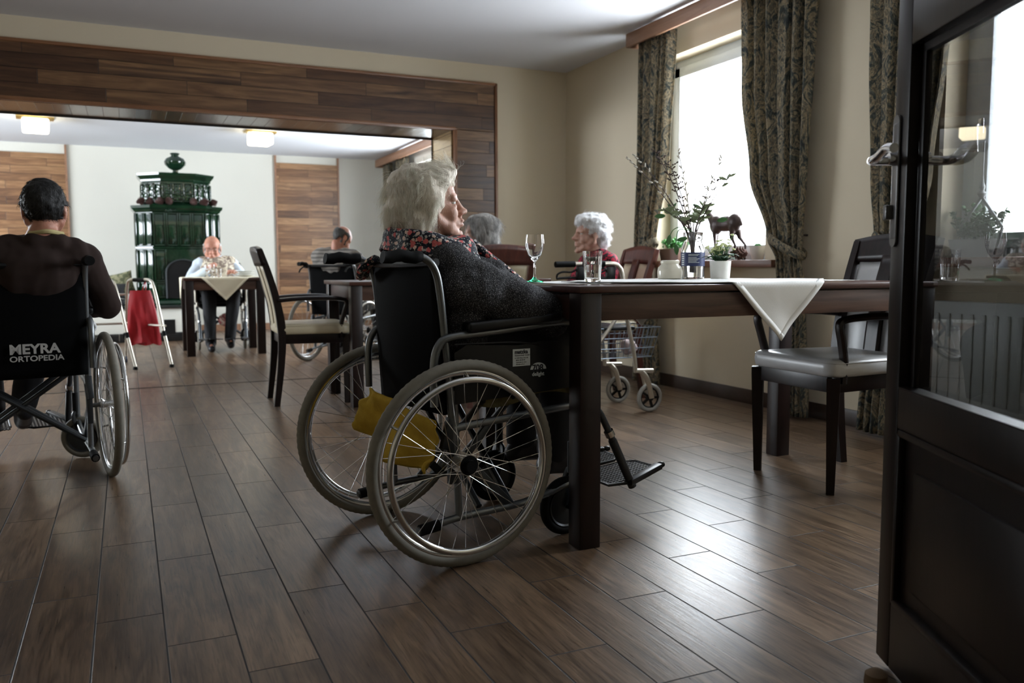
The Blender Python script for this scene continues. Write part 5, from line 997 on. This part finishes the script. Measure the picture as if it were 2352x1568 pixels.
for i in range(12):
    u = i/11; g.tube([(-.02+.35*u, -.15, .325), (-.04+.42*u, -.17, .50)], .002, 6); g.tube([(-.02+.35*u, .15, .325), (-.04+.42*u, .17, .50)], .002, 6); g.tube([(-.02+.35*u, -.15, .325), (-.02+.35*u, .15, .325)], .002, 6)
for i in range(9): u = i/8; g.tube([(.33, -.15+.3*u, .325), (.38, -.17+.34*u, .50)], .002, 6)
g.obj('wire_basket', plain('blue_grey_wire', (.28, .34, .42), .3, .8), ro)
g = G(); g.ell((.24, -.05, .375), (.05, .05, .045)); g.ell((.22, -.06, .40), (.04, .03, .03)); m_ = remesh(g, .008, 2); fold(m_, .012, 30); o = blob_obj('pouch', m_, plain('pale_pink_cloth', (.45, .36, .36), .7), None); o.location = (2.49, 4.33, 0); tag(o, 'small pale pink pouch lying in the basket of the rollator', 'pouch')
# ------------------------------------------------------------------ things on the large table
ZT = .8065
def lathe_obj(name, prof, mat, loc, label, cat, n=48, parent=None, **kw):
    g = G(); g.lathe(prof, n, **kw); o = g.obj(name, mat, parent, ang=50)
    if parent is None: o.location = loc; tag(o, label, cat)
    return o
def wineglass(loc, label, s=1.0, foot=None, drink=None):
    t = thing('wine_glass', label, 'glass', loc)
    g = G(); g.lathe([(0, .0), (.031*s, 0), (.032*s, .002), (.030*s, .0035), (.010*s, .010), (.0045*s, .018), (0, .018)], 40); g.obj('glass_foot', foot or M_GLASS, t, ang=60)
    g = G(); g.lathe([(0, .018), (.0045, .018), (.0038, .05*s), (.0042, .072*s), (.012*s, .080*s), (.024*s, .097*s), (.0325*s, .122*s), (.034*s, .140*s), (.031*s, .168*s), (.0300*s, .168*s), (.0328*s, .140*s), (.0312*s, .122*s), (.022*s, .098*s), (.010*s, .084*s), (0, .081*s)], 48); g.obj('glass_bowl', M_GLASS, t, ang=60)
    if drink: g = G(); g.lathe([(0, .0815*s), (.010*s, .085*s), (.0215*s, .0985*s), (.0225*s, .100*s), (0, .100*s)], 32); g.obj('drink', drink, t)
    return t
wineglass((1.291, 2.632, .8045), 'tall empty wine glass with green foot at the table edge', .98, M_GREEN)
def tumbler(loc, label, fill=.5, ribs=True, h=.104, r=.034):
    t = thing('tumbler', label, 'glass', loc); g = G(); g.lathe([(0, 0), (r*.76, 0), (r*.80, .002), (r*.80, .012), (r, h), (r-.0018, h), (r*.80-.002, .014), (0, .012)], 60, wob=lambda a: 1+(.012*math.cos(18*a) if ribs else 0)); g.obj('glass_wall', M_GLASS, t, ang=60)
    g = G(); g.lathe([(0, .0125), (r*.79-.002, .0145), ((r*.80+(r*.2)*fill)-.0022, h*fill+.006), (0, h*fill+.006)], 40); g.obj('water', M_WATER, t); return t
tumbler((1.424, 2.461, .8065), 'ribbed tumbler half full of water on the large table')
lathe_obj('sugar_jar', [(0, 0), (.040, 0), (.048, .004), (.050, .030), (.046, .048), (.036, .058), (.035, .062), (.038, .064), (.038, .072), (.032, .076), (0, .076)], M_PORC, (1.975, 2.80, ZT), 'squat glossy cream jar on the white cloth left of the bottle vase', 'jar')
# bottle vase with branches
vz = thing('vase', 'clear bottle with blue label used as a vase for willow branches', 'vase', (2.115, 2.84, ZT))
g = G(); g.lathe([(0, 0), (.044, 0), (.048, .006), (.048, .115), (.045, .130), (.037, .150), (.036, .156), (.039, .160), (.040, .185), (.041, .188), (.039, .190), (.037, .186), (.036, .162), (.033, .156), (.034, .150), (.042, .129), (.046, .115), (.046, .008), (0, .006)], 48); g.obj('bottle_glass', M_GLASS, vz, ang=60)
g = G(); g.lathe([(0, .0065), (.0455, .0085), (.0455, .095), (0, .095)], 40); g.obj('water', M_WATER, vz)
g = G(); g.lathe([(.0487, .052), (.0487, .108)], 40, a0=PI*.85, a1=PI*1.95); lb = g.obj('bottle_label', M_LABEL, vz); g = G()
for i, z in enumerate((.098, .094, .086, .081, .076, .071, .066)): 
    g.lathe([(.0490, z), (.0490, z+.0018)], 16, a0=PI*1.18, a1=PI*(1.18+.30-.04*(i % 3)))
for i in range(6): g.lathe([(.0490, .058+i*.008), (.0490, .061+i*.008)], 6, a0=PI*.95, a1=PI*1.05)
g.obj('label_print', M_STICK, lb)
VB = Vector((2.115, 2.84, ZT)); rnd = random.Random(5)
# branch tips in the plane across the view (u to the right, z up), depth jitter v
U = Vector((.909, -.416, 0)); Vd = Vector((.416, .909, 0))
def br(u, z, v): return U*u+Vd*v+Vector((0, 0, z))
BRN = [(-.275, .495, .00, 'willow'), (-.235, .50, .02, 'willow'), (-.155, .505, -.03, 'berry'), (-.065, .515, .0, 'willow'), (-.085, .46, .05, 'berry'), (.115, .49, .02, 'willow'), (.145, .42, -.02, 'leaf'), (.02, .40, .04, 'twig'), (.10, .40, .05, 'berry'), (-.13, .28, -.04, 'leaf'), (.05, .33, -.05, 'leaf')]
for i, (u, z, v, kind) in enumerate(BRN):
    lab = {'willow': 'thin willow branch', 'berry': 'dark branch with small round buds', 'leaf': 'leafy mistletoe sprig', 'twig': 'thin bare twig'}[kind]
    g = G(); p0 = br(rnd.uniform(-.01, .01), .03, rnd.uniform(-.01, .01)); p1 = br(u*.08, .18, v*.15); p3 = br(u, z, v); p2 = p1.lerp(p3, .5)+U*u*-.06+Vector((0, 0, .01)); pts = sm([p0, p1, p2, p3], 8); g.tube(pts, [.0038*(1-.7*k/len(pts)) for k in range(len(pts))], 7); b_ = g.obj('branch', M_TWIG, vz, label=lab)
    top = [q for q in pts if q.z > .22]
    side = G(); dots = G(); leaves = G()
    for k, q in enumerate(top):
        d = (top[min(k+1, len(top)-1)]-top[max(0, k-1)]).normalized()
        if kind == 'berry' and rnd.random() < .5:
            for s_ in (-1, 1):
                e = q+(U*s_*rnd.uniform(.5, 1)+Vector((0, 0, .5))+Vd*rnd.uniform(-.5, .5)).normalized()*rnd.uniform(.012, .04); side.tube([q, e], .0011, 5)
                for w in (.35, .6, .8, 1): dots.ell(q.lerp(e, w)+Vector((rnd.uniform(-.003, .003), 0, rnd.uniform(-.003, .003))), .0034, seg=8)
        elif kind == 'willow':
            if rnd.random() < .75: e = q+(d+U*rnd.choice((-1, 1))*.7).normalized()*.009; dots.cap(q+(e-q)*.3, .0038, e+(e-q)*.5, .003, 8)
        if (kind == 'leaf' and (q.z < .30 or rnd.random() < .25)) or (q.z < .29 and rnd.random() < .22):
            for s_ in (-1, 1):
                if rnd.random() < .7:
                    a = (U*s_*rnd.uniform(.4, 1)+Vector((0, 0, rnd.uniform(.1, .9)))+Vd*rnd.uniform(-.6, .6)).normalized(); L = rnd.uniform(.028, .05); wv = a.cross(Vd).normalized()*L*.17; o0 = q; n = 6
                    leaves.grid(lambda u_, v_: o0+a*L*u_+wv*(v_*2-1)*math.sin(PI*min(1, u_*.93+.07))**.8+Vd*.006*math.sin(PI*u_)+Vd*.003*abs(v_*2-1), n, 4)
    if side.v: side.obj('side_twigs', M_TWIG, b_)
    if dots.v: dots.obj('buds' if kind == 'berry' else 'catkins', M_TWIG if kind == 'berry' else M_CATK, b_)
    if leaves.v: leaves.obj('leaves', M_LEAFL if i % 4 else M_LEAF, b_, solid=.0008)
g = G()
for (pts, lf) in (([br(0, .19, 0), br(-.05, .21, -.03), br(-.085, .20, -.03), br(-.10, .175, -.03)], 1), ([br(0, .19, 0), br(-.06, .20, -.02), br(-.075, .15, -.03), br(-.075, .11, -.03)], 1)): g.tube(sm(pts, 5), .0014, 6)
for (p, a) in ((br(-.10, .178, -.03), br(-.2, -1, 0)), (br(-.075, .14, -.03), br(.1, -1, 0)), (br(-.03, .165, -.03), br(-1, -.2, 0)), (br(-.12, .255, -.03), br(-1, -.05, 0)), (br(.09, .235, -.03), br(1, .15, 0))):
    a = a.normalized(); L = .045; wv = a.cross(Vd).normalized()*.010; g.grid(lambda u_, v_: p+a*L*u_+wv*(v_*2-1)*math.sin(PI*min(1, u_*.93+.07))**.8, 6, 4)
g.obj('drooping_leaves', M_LEAF, vz, solid=.0009)
# potted kalanchoe
kp = thing('potted_plant', 'small pale-flowered plant in a round white pot on the white cloth', 'plant', (2.145, 2.70, ZT)); g = G(); g.lathe([(0, 0), (.034, 0), (.037, .003), (.042, .072), (.038, .072), (.034, .06), (0, .058)], 40); g.obj('pot', M_WHPOT, kp); g = G()
for i in range(9):
    a = i*2.4; d = Vector((math.cos(a), math.sin(a), .25+.1*(i % 3))); wv = Vector((-d.y, d.x, 0))*.022; L = .074; b0 = Vector((0, 0, .066)); g.grid(lambda u_, v_: b0+Vector((d.x, d.y, 0))*L*u_+Vector((0, 0, d.z*L*math.sin(u_*2.4)))+wv*(v_*2-1)*math.sin(PI*min(1, .15+u_*.85))**.7*(1+.12*math.sin(u_*20)), 10, 4)
g.obj('leaves', M_LEAFD, kp, solid=.002); g = G(); gs_ = G()
for i in range(52):
    p = Vector((rnd.gauss(0, .028), rnd.gauss(0, .022), .122+rnd.gauss(0, .016))); 
    for k in range(4): a = k*PI/2+i; g.ell(p+Vector((math.cos(a)*.004, math.sin(a)*.004, .001*k)), (.0045, .0045, .0028), seg=8)
    gs_.tube([(p.x*.3, p.y*.3, .065), p], .0011, 5)
g.obj('flowers', M_FLW, kp); gs_.obj('stems', M_LEAF, kp)
# ------------------------------------------------------------------ things on the window sills
ZS = .8945
def planter(name, loc, sx, sy, h, mat, leafmat, label, n, spread, hgt, seed, leaf=.02):
    t = thing(name, label, 'plant', loc); g = G(); b = bmesh.new(); bmesh.ops.create_cube(b, size=1)
    for v in b.verts: k = .84 if v.co.z < 0 else 1; v.co = Vector((v.co.x*sx*k, v.co.y*sy*k, (v.co.z+.5)*h))
    g.bm(b); g.obj('planter_box', mat, t, smooth=False); r_ = random.Random(seed); g = G(); gs_ = G()
    for i in range(n):
        b0 = Vector((r_.uniform(-.3, .3)*sx, r_.uniform(-.42, .42)*sy, h-.004)); e = b0+Vector((r_.gauss(0, spread*.5), r_.gauss(0, spread), r_.uniform(.35, 1)*hgt)); pts = sm([b0, b0.lerp(e, .5)+Vector((0, 0, .01)), e], 4); gs_.tube(pts, .0013, 5)
        for q in pts[2:]:
            for _ in range(2):
                a = Vector((r_.uniform(-1, 1), r_.uniform(-1, 1), r_.uniform(-.3, .7))).normalized(); L = leaf*r_.uniform(.6, 1.2); wv = a.cross(Vector((r_.uniform(-1, 1), r_.uniform(-1, 1), 1))).normalized()*L*.42; g.grid(lambda u_, v_: q+a*L*u_+wv*(v_*2-1)*math.sin(PI*min(1, u_*.9+.08)), 4, 2)
    gs_.obj('stems', M_LEAFD, t); g.obj('leaves', leafmat, t, solid=.0007); return t
planter('planter', (3.55, 4.97, ZS), .12, .24, .085, M_TERRA, plain('fresh_green_leaf', (.06, .26, .05), .45, var=.5), 'brown planter with fresh green leaves on the sill beside the left curtain', 34, .03, .075, 3)
planter('planter', (3.545, 2.63, ZS), .12, .21, .082, M_GREYPL, M_LEAF, 'grey ivy planter on the sill seen through the glass of the door', 36, .04, .15, 4, .026)
g = G()
for (a, b_) in (((0, .105, .13), (0, 0, .27)), ((0, -.105, .13), (0, 0, .27)), ((0, -.105, .13), (0, -.075, .01))): g.bar(a, b_, .012, .010, up=(1, 0, 0))
g.lathe([(0, .265), (.012, .268), (.02, .285), (.008, .30), (.013, .315), (.008, .33), (.003, .36), (.003, .52), (0, .52)], 16); tl = g.obj('trellis', M_GREYPL); tl.location = (3.52, 2.60, ZS); tag(tl, 'small grey gabled metal trellis standing in the ivy planter', 'trellis')
pc = cone((3.53, 4.265, ZS+.043), .046, M_PINE, 'large brown pine cone on the sill right of the deer figure', None, 1.35, ln=1.7); pc.rotation_euler = (PI/2, 0, .35)
wp = thing('potted_cactus', 'white pot with tiny green cactus on the sill', 'plant', (3.54, 4.10, ZS)); g = G(); g.lathe([(0, 0), (.030, 0), (.034, .004), (.052, .085), (.047, .085), (.04, .07), (0, .068)], 32); g.obj('pot', M_WHPOT, wp); g = G()
for i in range(6): a = i*1.05; g.ell((.012*math.cos(a), .012*math.sin(a), .088), (.008, .008, .014), seg=10)
g.obj('cactus', M_LEAF, wp)
# deer figure: grazing to the left
dr = thing('deer_figure', 'dark bronze deer figure standing on the window sill', 'figurine', (3.56, 4.45, ZS)); g = G()
g.ell((0, -.02, .237), (.040, .125, .054)); g.ell((0, .075, .232), (.040, .060, .064)); g.ell((0, -.105, .240), (.042, .060, .062)); g.cap((0, .10, .25), .036, (0, .165, .315), .022); g.cap((0, .165, .315), .022, (0, .185, .345), .020)
g.cap((0, .185, .35), .022, (0, .235, .325), .012); [g.cap((s*.012, .175, .365), .006, (s*.035, .165, .39), .004) for s in (-1, 1)]
g.cap((0, -.150, .262), .013, (0, -.172, .225), .010)
for s, (f, b_) in ((-1, (.0, .0)), (1, (.03, .035))):
    x = s*.018; g.cap((x, .075+f*.6, .205), .020, (x, .068+f, .115), .010); g.cap((x, .068+f, .115), .009, (x, .075+f, .010), .0065); g.cap((x, .075+f, .010), .007, (x, .083+f, .006), .007)
    g.cap((x, -.11, .215), .028, (x, -.10-b_, .145), .016); g.cap((x, -.10-b_, .145), .013, (x, -.135-b_*1.6, .095), .009); g.cap((x, -.135-b_*1.6, .095), .008, (x, -.12-b_*2, .010), .006); g.cap((x, -.12-b_*2, .010), .007, (x, -.112-b_*2, .006), .007)
blob_obj('deer_body', remesh(g, .004, 3), M_BRONZE, dr)
# ------------------------------------------------------------------ the small table before the stove
wineglass((.73, 8.86, .7605), 'small glass of amber drink at the hand of the bald man', .72, None, M_AMBER); wineglass((.79, 8.98, .7605), 'clear stemmed glass beside the amber drink', .75); tumbler((.84, 8.84, .7605), 'plain tumbler on the cream cloth of the small table', .4, False, .085, .03)
for i, (x, y, z) in enumerate([(1.10, 8.96, .762), (1.10, 8.96, .783), (1.10, 8.96, .804)]):
    g = G(); g.lathe([(0, 0), (.05, 0), (.055, .003), (.098, .016), (.10, .019), (.096, .020), (.055, .007), (0, .006)], 40); o = g.obj('plate', M_WHPOT); o.location = (x, y, z); tag(o, 'white plate, %s of the stack on the small table' % ('lowest', 'middle', 'topmost')[i], 'plate', 'stacked plates')
g = G(); g.box((0, 0, .04), (.30, .02, .06), bev=.004)
bgp = G(); bgp.ell((.0, 0, .0), (.09, .06, .07)); m_ = remesh(bgp, .01, 2); fold(m_, .02, 18); o = blob_obj('bag', m_, m_blotch('pink_floral_bag', (.45, .12, .12), (.7, .55, .45), 18, .5), None); o.location = (.96, 9.42, .30); tag(o, 'pink floral bag hanging under the seat of the wheelchair before the stove', 'bag')
